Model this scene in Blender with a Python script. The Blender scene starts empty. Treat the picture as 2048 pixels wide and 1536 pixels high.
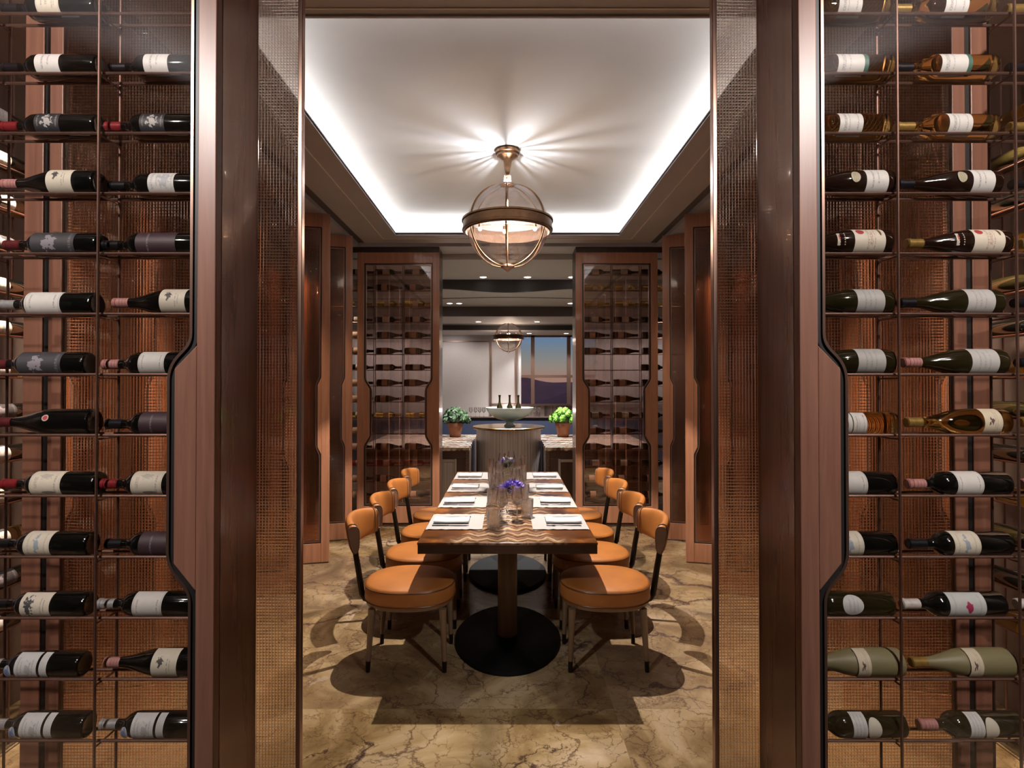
import bpy, bmesh, math, random
from mathutils import Vector, Matrix
random.seed(7)
PI = math.pi
S = bpy.context.scene
COL = S.collection

# ------------------------------------------------------------------ camera, world, exposure
F = 1130.0
cam = bpy.data.objects.new('camera', bpy.data.cameras.new('camera'))
COL.objects.link(cam)
cam.location = (0, 0, 1.62)
cam.rotation_euler = (math.radians(90.6), 0, 0)
cam.data.sensor_width = 36
cam.data.lens = F / 2048 * 36
cam.data.shift_x = 9 / 2048
cam.data.shift_y = -11.8 / 2048
cam.data.clip_start = 0.02
cam.data.clip_end = 3000
S.camera = cam
S.view_settings.view_transform = 'Standard'
S.view_settings.look = 'None'
S.view_settings.gamma = 1
S.view_settings.exposure = 0.0
S.cycles.max_bounces = 10
S.cycles.transmission_bounces = 10
S.cycles.transparent_max_bounces = 16
S.cycles.glossy_bounces = 5
S.cycles.diffuse_bounces = 4
S.cycles.sample_clamp_indirect = 4
S.cycles.caustics_reflective = False

world = bpy.data.worlds.new('dusk_sky')
S.world = world
world.use_nodes = True
wn = world.node_tree
wn.nodes.clear()
w_out = wn.nodes.new('ShaderNodeOutputWorld')
w_bg = wn.nodes.new('ShaderNodeBackground')
w_tc = wn.nodes.new('ShaderNodeTexCoord')
w_sx = wn.nodes.new('ShaderNodeSeparateXYZ')
w_mr = wn.nodes.new('ShaderNodeMapRange')
w_cr = wn.nodes.new('ShaderNodeValToRGB')
wn.links.new(w_tc.outputs['Generated'], w_sx.inputs[0])
wn.links.new(w_sx.outputs['Z'], w_mr.inputs[0])
w_mr.inputs[1].default_value = -0.02
w_mr.inputs[2].default_value = 0.50
wn.links.new(w_mr.outputs[0], w_cr.inputs[0])
els = w_cr.color_ramp.elements
els[0].position = 0.0; els[0].color = (.38, .205, .155, 1)
els[1].position = 1.0; els[1].color = (.12, .10, .16, 1)
for p, c in ((.060, (.36, .21, .165, 1)), (.096, (.30, .25, .215, 1)), (.144, (.21, .235, .25, 1)), (.200, (.12, .21, .36, 1)), (.31, (.10, .17, .33, 1))):
    e = els.new(p); e.color = c
wn.links.new(w_cr.outputs[0], w_bg.inputs[0])
w_bg.inputs[1].default_value = 1.0
wn.links.new(w_bg.outputs[0], w_out.inputs[0])

LAMP = (0.0, 4.28, 3.165)       # the pendant's own downlight
LAMP_W = 820.0
COVE_E = 30.0
ROWS_TOP, ROW = 2.742, 0.18227

def light(name, kind, loc, energy, color=(1, .87, .72), size=.05, rot=(0, 0, 0), **kw):
    d = bpy.data.lights.new(name, kind)
    d.energy = energy; d.color = color
    if kind in ('POINT', 'SPOT'): d.shadow_soft_size = size
    if kind == 'AREA': d.size = size
    for k, v in kw.items(): setattr(d, k, v)
    o = bpy.data.objects.new(name, d)
    o.location = loc; o.rotation_euler = rot
    COL.objects.link(o)
    return o

# bar ceiling spots, plus unseen fill spots added in the hall and side bays
HALL_FILLS = [(-1.55, .22, 3.17, 54, 106, 230), (1.55, .22, 3.17, 54, 106, 230), (-1.75, -.9, 3.17, 52, 56, 200), (1.75, -.9, 3.17, 52, 56, 200)]
BAR_SPOTS = [(-.34, 7.9, 3.09), (.28, 7.9, 3.09), (.90, 7.9, 3.09), (-.98, 9.56, 2.98), (-.82, 9.56, 2.98), (1.07, 9.56, 2.98),
             (-.56, 10.85, 2.81), (.57, 10.85, 2.81), (.46, 12.0, 2.69), (1.25, 12.0, 2.69)]
for i, p in enumerate(HALL_FILLS):
    light('hall_fill_spot', 'SPOT', (p[0], p[1], p[2] - .03), p[5], (1, .96, .93), .05, rot=(math.radians(p[3]), 0, math.radians(-14 if p[0] > 0 else 14)), spot_size=math.radians(p[4]), spot_blend=.6)  # added fill, brightens cabinet fronts and labels from the camera side
for p in BAR_SPOTS:
    light('bar_spot', 'SPOT', (p[0], p[1], p[2] - .03), 380 if p[1] < 8 else 80, (1, .96, .94), .04, spot_size=math.radians(110), spot_blend=.6)
for sx in (-1, 1):
    for y, e in ((2.08, 720), (3.05, 220), (3.85, 130), (4.65, 130), (5.45, 130), (6.2, 60)):
        light('bay_fill_spot', 'SPOT', (sx * 1.92, y, 3.16), e, (1, .80, .60), .02, rot=(math.radians(15), 0, math.radians(-42 * sx)), spot_size=math.radians(54), spot_blend=.5)  # added warm fill without fittings, brightens the screens behind the textured glass
    # wall washers of the bar's panelled wall
    for x in ((1.2, 2.4, 3.4) if sx < 0 else (2.4, 3.4)):
        light('wall_washer', 'SPOT', (sx * x, 11.7, 2.66), 30, (1, .92, .88), .05, rot=(math.radians(38), 0, 0), spot_size=math.radians(120), spot_blend=.8)
light('wall_washer', 'SPOT', (-.1, 11.6, 2.66), 26, (1, .92, .88), .05, rot=(math.radians(38), 0, 0), spot_size=math.radians(110), spot_blend=.8)

# ------------------------------------------------------------------ materials
M = {}
def nt(name):
    m = bpy.data.materials.new(name); m.use_nodes = True
    M[name] = m
    t = m.node_tree
    return m, t, t.nodes['Principled BSDF'], t.nodes['Material Output']

def N(t, kind, **kw):
    n = t.nodes.new('ShaderNode' + kind)
    for k, v in kw.items():
        if k.startswith('i_'):
            key = k[2:]
            key = int(key) if key.isdigit() else key.replace('_', ' ')
            n.inputs[key].default_value = v
        else: setattr(n, k, v)
    return n

def L(t, a, b): t.links.new(a, b)

def math_(t, op, a, b=None, c=None, clamp=False):
    n = N(t, 'Math', operation=op, use_clamp=clamp)
    for i, v in enumerate((a, b, c)):
        if v is None: continue
        if isinstance(v, (int, float)): n.inputs[i].default_value = v
        else: L(t, v, n.inputs[i])
    return n.outputs[0]

def mixc(t, fac, a, b, mode='MIX'):
    n = N(t, 'Mix', data_type='RGBA', blend_type=mode)
    for i, v in ((0, fac), (6, a), (7, b)):
        if isinstance(v, (int, float)): n.inputs[i].default_value = v
        elif isinstance(v, tuple): n.inputs[i].default_value = (v[0], v[1], v[2], 1)
        else: L(t, v, n.inputs[i])
    return n.outputs[2]

def ramp(t, fac, stops):
    n = N(t, 'ValToRGB')
    e = n.color_ramp.elements
    e[0].position, e[0].color = stops[0][0], (*stops[0][1], 1)
    e[1].position, e[1].color = stops[-1][0], (*stops[-1][1], 1)
    for p, c in stops[1:-1]:
        x = e.new(p); x.color = (*c, 1)
    L(t, fac, n.inputs[0])
    return n.outputs[0]

def plain(name, col, rough=.5, metal=0, coat=0, spec=.5, noise=0, scale=20, bump=0, trans=0, sheen=0, emit=None, estr=0):
    m, t, b, o = nt(name)
    b.inputs['Base Color'].default_value = (*col, 1)
    b.inputs['Roughness'].default_value = rough
    b.inputs['Metallic'].default_value = metal
    b.inputs['Coat Weight'].default_value = coat
    b.inputs['Coat Roughness'].default_value = .08
    b.inputs['Specular IOR Level'].default_value = spec
    b.inputs['Transmission Weight'].default_value = trans
    b.inputs['Sheen Weight'].default_value = sheen
    if emit:
        b.inputs['Emission Color'].default_value = (*emit, 1)
        b.inputs['Emission Strength'].default_value = estr
    if noise or bump:
        tc = N(t, 'TexCoord'); nz = N(t, 'TexNoise', i_Scale=scale, i_Detail=6.0)
        L(t, tc.outputs['Object'], nz.inputs['Vector'])
        if noise:
            d = tuple(c * (1 - noise) for c in col); h = tuple(min(1, c * (1 + noise)) for c in col)
            L(t, ramp(t, nz.outputs[0], ((.3, d), (.7, h))), b.inputs['Base Color'])
        if bump:
            bp = N(t, 'Bump', i_Strength=bump, i_Distance=.01)
            L(t, nz.outputs[0], bp.inputs['Height']); L(t, bp.outputs[0], b.inputs['Normal'])
    return m

def wood(name, dark, mid, rough=.3, coat=.5, sc=(18, 18, .9), croug=.1):
    m, t, b, o = nt(name)
    tc = N(t, 'TexCoord'); mp = N(t, 'Mapping', i_Scale=sc)
    L(t, tc.outputs['Object'], mp.inputs[0])
    n1 = N(t, 'TexNoise', i_Scale=2.0, i_Detail=8.0, i_Roughness=.62, i_Distortion=.6)
    L(t, mp.outputs[0], n1.inputs['Vector'])
    n2 = N(t, 'TexNoise', i_Scale=1.1, i_Detail=2.0)
    L(t, tc.outputs['Object'], n2.inputs['Vector'])
    c = ramp(t, n1.outputs[0], ((.3, dark), (.7, mid)))
    c = mixc(t, .35, c, mixc(t, n2.outputs[0], dark, mid))
    L(t, c, b.inputs['Base Color'])
    b.inputs['Roughness'].default_value = rough
    b.inputs['Coat Weight'].default_value = coat
    b.inputs['Coat Roughness'].default_value = croug
    return m

wood('wood_red', (.145, .060, .038), (.29, .130, .086), .40, 0)
wood('wood_jamb', (.20, .098, .075), (.32, .165, .128), .18, .6, croug=.06)
M['wood_jamb'].node_tree.nodes['Principled BSDF'].inputs['Metallic'].default_value = .4
wood('wood_door', (.24, .098, .050), (.44, .20, .110), .36, .35)
wood('wood_dark', (.030, .014, .010), (.07, .032, .021), .4, .3)
wood('wood_leg', (.13, .075, .040), (.20, .125, .070), .4, .3)
wood('table_edge', (.022, .010, .006), (.055, .026, .014), .3, .6, (1.2, 14, 14))
plain('gasket', (.012, .010, .009), .5)
plain('copper_rod', (.22, .125, .10), .36, .75, noise=.12, scale=60)
plain('copper_trim', (.36, .215, .165), .3, .9)
plain('bronze', (.16, .085, .045), .34, .9, noise=.2, scale=30)
plain('brass', (.55, .36, .16), .22, 1)
plain('chrome', (.8, .8, .8), .12, 1)
plain('steel', (.10, .095, .09), .3, 1)
plain('dark_metal', (.020, .014, .011), .35, .7)
plain('black_metal', (.003, .003, .003), .6, spec=.12)
plain('leather', (.33, .118, .026), .42, noise=.12, scale=9, bump=.03, spec=.45)
plain('leather_dark', (.17, .085, .045), .4, noise=.1, scale=12)
plain('piping', (.10, .034, .012), .4)
plain('linen', (.52, .51, .50), .8, noise=.03, scale=60, bump=.1)
plain('mat_cloth', (.33, .31, .30), .85, noise=.04, scale=120, bump=.15)
plain('plaster', (.70, .71, .74), .85, noise=.06, scale=1.6)
plain('cove_white', (.78, .76, .73), .85)
plain('soffit', (.47, .455, .48), .55, noise=.05, scale=3)
plain('soffit_light', (.85, .80, .76), .5)
plain('soffit_dark', (.10, .085, .08), .6)
plain('bar_ceiling', (.38, .35, .33), .7)
plain('bar_ceiling_light', (.45, .41, .40), .6)
plain('fascia_dark', (.030, .026, .026), .6)
plain('fascia_brown', (.060, .036, .032), .5)
plain('panel_grey', (.42, .39, .385), .8, noise=.03, scale=30)
plain('hall_wall', (.19, .135, .12), .7)
plain('mullion', (.17, .10, .075), .4, .5)
plain('navy', (.006, .012, .038), .6, sheen=.3)
plain('terracotta', (.24, .095, .050), .85, noise=.2, scale=15)
plain('soil', (.03, .02, .012), .95)
plain('leaf_dark', (.035, .075, .028), .6, noise=.45, scale=40)
plain('leaf_bright', (.14, .34, .035), .6, noise=.4, scale=60)
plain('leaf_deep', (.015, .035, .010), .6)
plain('petal', (.22, .15, .62), .6, noise=.3, scale=60)
plain('petal_pale', (.80, .80, .90), .6, noise=.2, scale=60)
plain('stem', (.05, .09, .025), .6)
plain('hill', (.42, .26, .26), 1.0, noise=.2, scale=.02)
plain('hill_near', (.28, .17, .18), 1.0)
plain('sea', (.020, .030, .055), .8)
plain('bulb_glow', (1, .9, .8), .5, emit=(1, .86, .68), estr=60)
plain('upper_glow', (1, .9, .8), .5, emit=(1, .93, .88), estr=6)
plain('spot_glow', (1, .95, .9), .5, emit=(1, .93, .86), estr=9)
plain('cove_glow', (1, .95, .88), .5, emit=(1, .965, .90), estr=COVE_E)
plain('ivory_band', (.50, .36, .31), .45)
plain('streak_rods', (.30, .17, .12), .3, .8)
# bottle glass and capsules
plain('glass_black', (.0035, .0040, .0035), .05, spec=.6, coat=.3)
plain('glass_olive', (.016, .013, .0045), .06, spec=.6, coat=.3)
plain('glass_brown', (.014, .006, .004), .06, spec=.6, coat=.3)
plain('glass_frosted', (.26, .23, .12), .5, trans=.25)
plain('glass_rose', (.32, .045, .035), .08, trans=.4, spec=.6)
for nm, c in (('black', (.010, .009, .012)), ('red', (.22, .018, .024)), ('pink', (.45, .20, .19)), ('gold', (.42, .27, .08)), ('silver', (.55, .55, .57)), ('white', (.62, .58, .56)), ('blue', (.03, .06, .10)), ('maroon', (.11, .020, .022))):
    plain('cap_' + nm, c, .3, .6 if nm in ('gold', 'silver') else .15, noise=.15, scale=90)

def glassy(name, col, rough=0., ior=1.45):
    m, t, b, o = nt(name)
    b.inputs['Base Color'].default_value = (*col, 1)
    b.inputs['Transmission Weight'].default_value = 1
    b.inputs['Roughness'].default_value = rough
    b.inputs['IOR'].default_value = ior
    return m
glassy('glass_amber', (.80, .58, .22), .02, 1.36)
glassy('glass_gold', (.62, .44, .12), .02, 1.36)
plain('frost_bowl', (.82, .92, .90), .22, trans=.25, spec=.8)

def pane(name, tint, gloss=.10, rough=.0, gcol=(1, 1, 1), grazing=.35):
    # thin clear pane: passes light straight, mirrors a little more at grazing angles
    m, t, b, o = nt(name)
    t.nodes.remove(b)
    tr = N(t, 'BsdfTransparent'); tr.inputs[0].default_value = (*tint, 1)
    gl = N(t, 'BsdfGlossy', i_Roughness=rough); gl.inputs[0].default_value = (*gcol, 1)
    lw = N(t, 'LayerWeight', i_Blend=.25)
    f = math_(t, 'MULTIPLY_ADD', lw.outputs['Facing'], grazing, gloss, clamp=True)
    mx = N(t, 'MixShader')
    L(t, f, mx.inputs[0]); L(t, tr.outputs[0], mx.inputs[1]); L(t, gl.outputs[0], mx.inputs[2])
    L(t, mx.outputs[0], o.inputs[0])
    return m
pane('pane_clear', (.96, .94, .92), .035)
pane('pane_door', (.94, .87, .84), .12, .0)
pane('globe_glass', (.93, .90, .89), .10, .01, grazing=.85)
pane('crystal', (.96, .955, .95), .10, .03, grazing=.8)
def crystal_mix():
    # half straight-through pane, half solid refracting glass
    m = M['crystal']; t = m.node_tree
    o = next(n for n in t.nodes if n.type == 'OUTPUT_MATERIAL')
    old = o.inputs[0].links[0].from_socket
    g = N(t, 'BsdfGlass', i_Roughness=.0, i_IOR=1.45); g.inputs[0].default_value = (1, 1, 1, 1)
    mx = N(t, 'MixShader', i_0=.45); L(t, old, mx.inputs[1]); L(t, g.outputs[0], mx.inputs[2]); L(t, mx.outputs[0], o.inputs[0])
crystal_mix()
pane('window_glass', (.97, .97, .97), .008)

def grid_pane(name, tint, cell, strength, see=.12, gloss=.05, ior=1.45, dirs='XZ', ratio=1.0):
    # cast glass pressed with rows of small square lenses
    m, t, b, o = nt(name)
    t.nodes.remove(b)
    tc = N(t, 'TexCoord'); sp = N(t, 'SeparateXYZ')
    L(t, tc.outputs['Object'], sp.inputs[0])
    k = PI / cell
    a = math_(t, 'MULTIPLY', math_(t, 'ABSOLUTE', math_(t, 'SINE', math_(t, 'MULTIPLY', sp.outputs['X'], k))), 2.8, clamp=True)
    c = math_(t, 'MULTIPLY', math_(t, 'ABSOLUTE', math_(t, 'SINE', math_(t, 'MULTIPLY', sp.outputs['Z'], k * ratio))), 2.8, clamp=True)
    h = math_(t, 'MULTIPLY', a, c) if dirs == 'XZ' else math_(t, 'MULTIPLY_ADD', c, .3, a)
    bp = N(t, 'Bump', i_Strength=strength, i_Distance=cell * .068)
    L(t, h, bp.inputs['Height'])
    rf = N(t, 'BsdfRefraction', i_Roughness=.02, i_IOR=ior); rf.inputs[0].default_value = (*tint, 1)
    tr = N(t, 'BsdfTransparent'); tr.inputs[0].default_value = (*tint, 1)
    gl = N(t, 'BsdfGlossy', i_Roughness=.06); gl.inputs[0].default_value = (1, .86, .76, 1)
    L(t, bp.outputs[0], rf.inputs['Normal']); L(t, bp.outputs[0], gl.inputs['Normal'])
    m1 = N(t, 'MixShader', i_0=see); L(t, rf.outputs[0], m1.inputs[1]); L(t, tr.outputs[0], m1.inputs[2])
    lw = N(t, 'LayerWeight', i_Blend=.2)
    f = math_(t, 'MULTIPLY_ADD', lw.outputs['Facing'], .25, gloss, clamp=True)
    m2 = N(t, 'MixShader'); L(t, f, m2.inputs[0]); L(t, m1.outputs[0], m2.inputs[1]); L(t, gl.outputs[0], m2.inputs[2])
    L(t, m2.outputs[0], o.inputs[0])
    return m
grid_pane('glass_grid', (.97, .90, .84), .0105, 1.0)
grid_pane('glass_reeded', (.97, .93, .92), .012, .8, see=.35, dirs='X', ratio=1.0)
grid_pane('glass_screen', (.66, .50, .42), .012, .8, see=.25, gloss=.12)

def marble_floor():
    m, t, b, o = nt('marble_floor')
    tc = N(t, 'TexCoord'); sp = N(t, 'SeparateXYZ'); L(t, tc.outputs['Object'], sp.inputs[0])
    u = math_(t, 'DIVIDE', math_(t, 'SUBTRACT', sp.outputs['X'], .53), 1.6)
    v = math_(t, 'DIVIDE', math_(t, 'SUBTRACT', sp.outputs['Y'], 2.835), 1.25)
    cb = N(t, 'CombineXYZ'); L(t, math_(t, 'FLOOR', u), cb.inputs[0]); L(t, math_(t, 'FLOOR', v), cb.inputs[1])
    wn_ = N(t, 'TexWhiteNoise', noise_dimensions='3D'); L(t, cb.outputs[0], wn_.inputs['Vector'])
    sc = N(t, 'VectorMath', operation='SCALE', i_3=40.0); L(t, wn_.outputs['Color'], sc.inputs[0])
    ad = N(t, 'VectorMath', operation='ADD'); L(t, tc.outputs['Object'], ad.inputs[0]); L(t, sc.outputs[0], ad.inputs[1])
    vec = ad.outputs[0]
    big = N(t, 'TexNoise', i_Scale=1.8, i_Detail=9.0, i_Roughness=.62, i_Distortion=1.2); L(t, vec, big.inputs['Vector'])
    base = ramp(t, big.outputs[0], ((.30, (.09, .052, .018)), (.44, (.18, .117, .048)), (.56, (.285, .20, .10)), (.74, (.42, .325, .22))))
    # warped coordinates for veins
    wz = N(t, 'TexNoise', i_Scale=2.6, i_Detail=7.0, i_Roughness=.6); L(t, vec, wz.inputs['Vector'])
    ws = N(t, 'VectorMath', operation='SCALE', i_3=.55); L(t, wz.outputs['Color'], ws.inputs[0])
    wa = N(t, 'VectorMath', operation='ADD'); L(t, vec, wa.inputs[0]); L(t, ws.outputs[0], wa.inputs[1])
    def veins(scale, width, thr):
        vo = N(t, 'TexVoronoi', feature='DISTANCE_TO_EDGE', i_Scale=scale); L(t, wa.outputs[0], vo.inputs['Vector'])
        mk = N(t, 'TexNoise', i_Scale=scale * .8, i_Detail=3.0); L(t, vec, mk.inputs['Vector'])
        w = math_(t, 'MULTIPLY', math_(t, 'SUBTRACT', mk.outputs[0], thr, clamp=True), width)
        return math_(t, 'SUBTRACT', 1.0, math_(t, 'DIVIDE', vo.outputs['Distance'], math_(t, 'ADD', w, .0008), clamp=True), clamp=True)
    fine = veins(9.0, .22, .38)
    mid = veins(3.0, .16, .38)
    crack = veins(1.1, .20, .47)
    c = mixc(t, math_(t, 'MULTIPLY', fine, .7), base, (.07, .034, .014))
    c = mixc(t, math_(t, 'MULTIPLY', mid, .8), c, (.05, .022, .010))
    halo = N(t, 'TexNoise', i_Scale=5.0, i_Detail=4.0); L(t, wa.outputs[0], halo.inputs['Vector'])
    c = mixc(t, math_(t, 'MULTIPLY', math_(t, 'GREATER_THAN', halo.outputs[0], .70), .25), c, (.42, .35, .33))
    c = mixc(t, crack, c, (.03, .014, .012))
    tone = mixc(t, math_(t, 'MULTIPLY', wn_.outputs['Value'], .30), c, (.27, .20, .185))
    ju = math_(t, 'ABSOLUTE', math_(t, 'SUBTRACT', math_(t, 'FRACT', u), .5))
    jv = math_(t, 'ABSOLUTE', math_(t, 'SUBTRACT', math_(t, 'FRACT', v), .5))
    j = math_(t, 'MAXIMUM', math_(t, 'GREATER_THAN', ju, .4992), math_(t, 'GREATER_THAN', jv, .4990))
    c = mixc(t, math_(t, 'MULTIPLY', j, .7), tone, (.16, .10, .06))
    L(t, c, b.inputs['Base Color'])
    b.inputs['Roughness'].default_value = .16
    b.inputs['Specular IOR Level'].default_value = .4
marble_floor()

def onyx(name, center=True):
    m, t, b, o = nt(name)
    tc = N(t, 'TexCoord'); sp = N(t, 'SeparateXYZ'); L(t, tc.outputs['Object'], sp.inputs[0])
    ax = math_(t, 'ABSOLUTE', sp.outputs['X'])
    nz = N(t, 'TexNoise', i_Scale=3.2, i_Detail=6.0, i_Distortion=.8)
    cb = N(t, 'CombineXYZ'); L(t, ax, cb.inputs[0]); L(t, sp.outputs['Y'], cb.inputs[1]); L(t, cb.outputs[0], nz.inputs['Vector'])
    base = ramp(t, nz.outputs[0], ((.32, (.030, .012, .005)), (.48, (.10, .034, .010)), (.58, (.23, .080, .018)), (.70, (.08, .03, .011))))
    zig = math_(t, 'PINGPONG', math_(t, 'MULTIPLY', ax, 9.0), .5)
    n2 = N(t, 'TexNoise', i_Scale=7.0, i_Detail=3.0); L(t, cb.outputs[0], n2.inputs['Vector'])
    ph = math_(t, 'ADD', math_(t, 'MULTIPLY', sp.outputs['Y'], 9.0), math_(t, 'ADD', zig, math_(t, 'MULTIPLY', n2.outputs[0], 1.2)))
    st = math_(t, 'FRACT', ph)
    band = ramp(t, st, ((0., (.06, .022, .009)), (.25, (.25, .145, .070)), (.42, (.40, .30, .20)), (.55, (.13, .055, .024)), (.8, (.21, .12, .075)), (1., (.06, .022, .009))))
    n3 = N(t, 'TexNoise', i_Scale=2.5, i_Detail=4.0); L(t, cb.outputs[0], n3.inputs['Vector'])
    edge = math_(t, 'ADD', ax, math_(t, 'MULTIPLY', math_(t, 'SUBTRACT', n3.outputs[0], .5), .5)) if center else math_(t, 'MULTIPLY', n3.outputs[0], .5)
    mk = ramp(t, edge, ((.20, (1, 1, 1)), (.30, (0, 0, 0))))
    L(t, mixc(t, mk, base, band), b.inputs['Base Color'])
    b.inputs['Roughness'].default_value = .16 if center else .3
    b.inputs['Specular IOR Level'].default_value = .22
onyx('onyx')
def counter_stone():
    m, t, b, o = nt('onyx_counter')
    tc = N(t, 'TexCoord'); sp = N(t, 'SeparateXYZ'); L(t, tc.outputs['Object'], sp.inputs[0])
    nz = N(t, 'TexNoise', i_Scale=9.0, i_Detail=5.0); L(t, tc.outputs['Object'], nz.inputs['Vector'])
    zz = math_(t, 'PINGPONG', math_(t, 'MULTIPLY', sp.outputs['X'], 14.0), .5)
    ph = math_(t, 'ADD', math_(t, 'MULTIPLY', math_(t, 'ADD', sp.outputs['Y'], sp.outputs['Z']), 4.2), math_(t, 'MULTIPLY_ADD', nz.outputs[0], .9, math_(t, 'MULTIPLY', zz, .22)))
    c = ramp(t, math_(t, 'FRACT', ph), ((0., (.035, .018, .012)), (.3, (.10, .055, .035)), (.48, (.72, .62, .52)), (.60, (.60, .48, .38)), (.70, (.12, .06, .035)), (1., (.035, .018, .012))))
    L(t, c, b.inputs['Base Color']); b.inputs['Roughness'].default_value = .3
counter_stone()
plain('mosaic', (.10, .065, .05), .4, noise=.7, scale=60)

def fluted(name, c0, c1, k):
    m, t, b, o = nt(name)
    tc = N(t, 'TexCoord'); mp = N(t, 'Mapping', i_Scale=(k, k, .6)); L(t, tc.outputs['Object'], mp.inputs[0])
    nz = N(t, 'TexNoise', i_Scale=1.0, i_Detail=3.0); L(t, mp.outputs[0], nz.inputs['Vector'])
    L(t, ramp(t, nz.outputs[0], ((.35, c0), (.65, c1))), b.inputs['Base Color'])
    b.inputs['Roughness'].default_value = .5
fluted('island_veneer', (.34, .31, .31), (.54, .50, .50), 60)
fluted('wainscot', (.05, .035, .03), (.22, .17, .15), 25)

def label_mat(name, paper, ink=(.10, .09, .10), lines=(), motif=None, border=False):
    # paper label printed with columns of small type and one vignette
    m, t, b, o = nt('label_' + name)
    uv = N(t, 'UVMap'); sp = N(t, 'SeparateXYZ'); L(t, uv.outputs[0], sp.inputs[0])
    U, V = sp.outputs['X'], sp.outputs['Y']
    pn = N(t, 'TexNoise', i_Scale=6.0, i_Detail=3.0); L(t, uv.outputs[0], pn.inputs['Vector'])
    c = ramp(t, pn.outputs[0], ((.3, tuple(x * .93 for x in paper)), (.7, paper)))
    gm = N(t, 'Mapping', i_Scale=(14, 60, 1)); L(t, uv.outputs[0], gm.inputs[0])
    gl = N(t, 'TexNoise', i_Scale=1.0, i_Detail=1.0); L(t, gm.outputs[0], gl.inputs['Vector'])
    glyph = math_(t, 'GREATER_THAN', gl.outputs[0], .49)
    for (u0, w, vh) in lines:
        a = math_(t, 'LESS_THAN', math_(t, 'ABSOLUTE', math_(t, 'SUBTRACT', U, u0)), w)
        d = math_(t, 'LESS_THAN', math_(t, 'ABSOLUTE', math_(t, 'SUBTRACT', V, .5)), vh)
        c = mixc(t, math_(t, 'MULTIPLY', math_(t, 'MULTIPLY', a, d), math_(t, 'MULTIPLY', glyph, .6)), c, ink)
    if border:
        e = math_(t, 'MAXIMUM', math_(t, 'ABSOLUTE', math_(t, 'SUBTRACT', U, .5)), math_(t, 'ABSOLUTE', math_(t, 'SUBTRACT', V, .5)))
        k = math_(t, 'MULTIPLY', math_(t, 'GREATER_THAN', e, .45), math_(t, 'LESS_THAN', e, .465))
        c = mixc(t, math_(t, 'MULTIPLY', k, .5), c, ink)
    for mo in (motif or ()):
        u0, v0, ru, rv, col, nzs, k = mo
        dx = math_(t, 'DIVIDE', math_(t, 'SUBTRACT', U, u0), ru); dy = math_(t, 'DIVIDE', math_(t, 'SUBTRACT', V, v0), rv)
        r = math_(t, 'SQRT', math_(t, 'ADD', math_(t, 'MULTIPLY', dx, dx), math_(t, 'MULTIPLY', dy, dy)))
        if nzs:
            nn = N(t, 'TexNoise', i_Scale=nzs, i_Detail=3.0); L(t, uv.outputs[0], nn.inputs['Vector'])
            r = math_(t, 'ADD', r, math_(t, 'MULTIPLY', math_(t, 'SUBTRACT', nn.outputs[0], .45), 3.2))
        c = mixc(t, math_(t, 'MULTIPLY', math_(t, 'LESS_THAN', r, 1.0), k), c, col)
    L(t, c, b.inputs['Base Color'])
    b.inputs['Roughness'].default_value = .55
    return m
CR, WH, DK = (.66, .60, .51), (.68, .66, .65), (.045, .043, .05)
TL = ((.25, .03, .28), (.45, .05, .22), (.70, .02, .30), (.78, .02, .24))
label_mat('cream', CR, lines=TL, border=True)
label_mat('white', WH, lines=((.3, .04, .3), (.55, .03, .2)))
label_mat('plain_white', (.64, .62, .61), lines=((.16, .02, .2), (.84, .02, .2)), border=True)
label_mat('lion', (.020, .020, .026), (.35, .33, .33), lines=((.12, .03, .25), (.88, .03, .25)), motif=((.5, .5, .22, .26, (.38, .36, .36), 9, 1),))
label_mat('signature', DK, (.20, .19, .22), lines=((.9, .03, .3),), motif=((.42, .5, .16, .26, (.24, .22, .26), 8, 1),))
label_mat('dusk', (.05, .026, .036), (.25, .22, .24), lines=((.3, .02, .3),))
label_mat('hand', CR, lines=((.62, .02, .2), (.72, .02, .14)), motif=((.34, .60, .13, .13, (.07, .06, .06), 14, 1),))
label_mat('sketch', (.64, .63, .62), (.22, .25, .33), lines=((.14, .05, .3), (.34, .03, .2), (.9, .03, .3)), motif=((.6, .5, .22, .24, (.32, .35, .42), 11, .7),))
label_mat('chateau', CR, (.25, .23, .21), lines=((.2, .05, .16), (.82, .03, .26)), motif=((.5, .70, .22, .10, (.42, .39, .34), 12, .8), (.6, .22, .24, .045, (.15, .13, .12), 0, .8)), border=True)
label_mat('blue_crest', CR, (.35, .32, .28), lines=((.18, .03, .3), (.8, .03, .3)), motif=((.48, .5, .11, .26, (.22, .30, .42), 9, .8),), border=True)
label_mat('palm', CR, lines=((.7, .02, .26), (.8, .02, .2)), motif=((.28, .5, .15, .34, (.06, .06, .07), 10, 1),))
label_mat('estate', (.60, .60, .62), (.25, .24, .26), lines=((.16, .05, .3), (.3, .03, .2), (.8, .03, .24)), motif=((.6, .45, .14, .28, (.36, .35, .38), 9, .8),))
label_mat('strip', (.60, .60, .61), (.30, .29, .3), lines=((.25, .05, .4), (.5, .05, .4), (.75, .05, .4)))
label_mat('seal_blue', (.40, .44, .52), motif=((.4, .5, .35, .35, (.10, .16, .36), 4, .8),))
label_mat('seal_gold', (.42, .38, .27), (.15, .12, .08), lines=((.3, .05, .3), (.5, .05, .4), (.7, .05, .3)))
label_mat('red_emblem', (.50, .44, .42), motif=((.5, .5, .34, .34, (.42, .03, .04), 0, 1),))
label_mat('vine', WH, (.12, .11, .13), lines=((.25, .06, .3), (.42, .02, .3), (.78, .03, .3)), motif=((.8, .8, .05, .05, (.45, .10, .10), 0, .7),))
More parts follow.
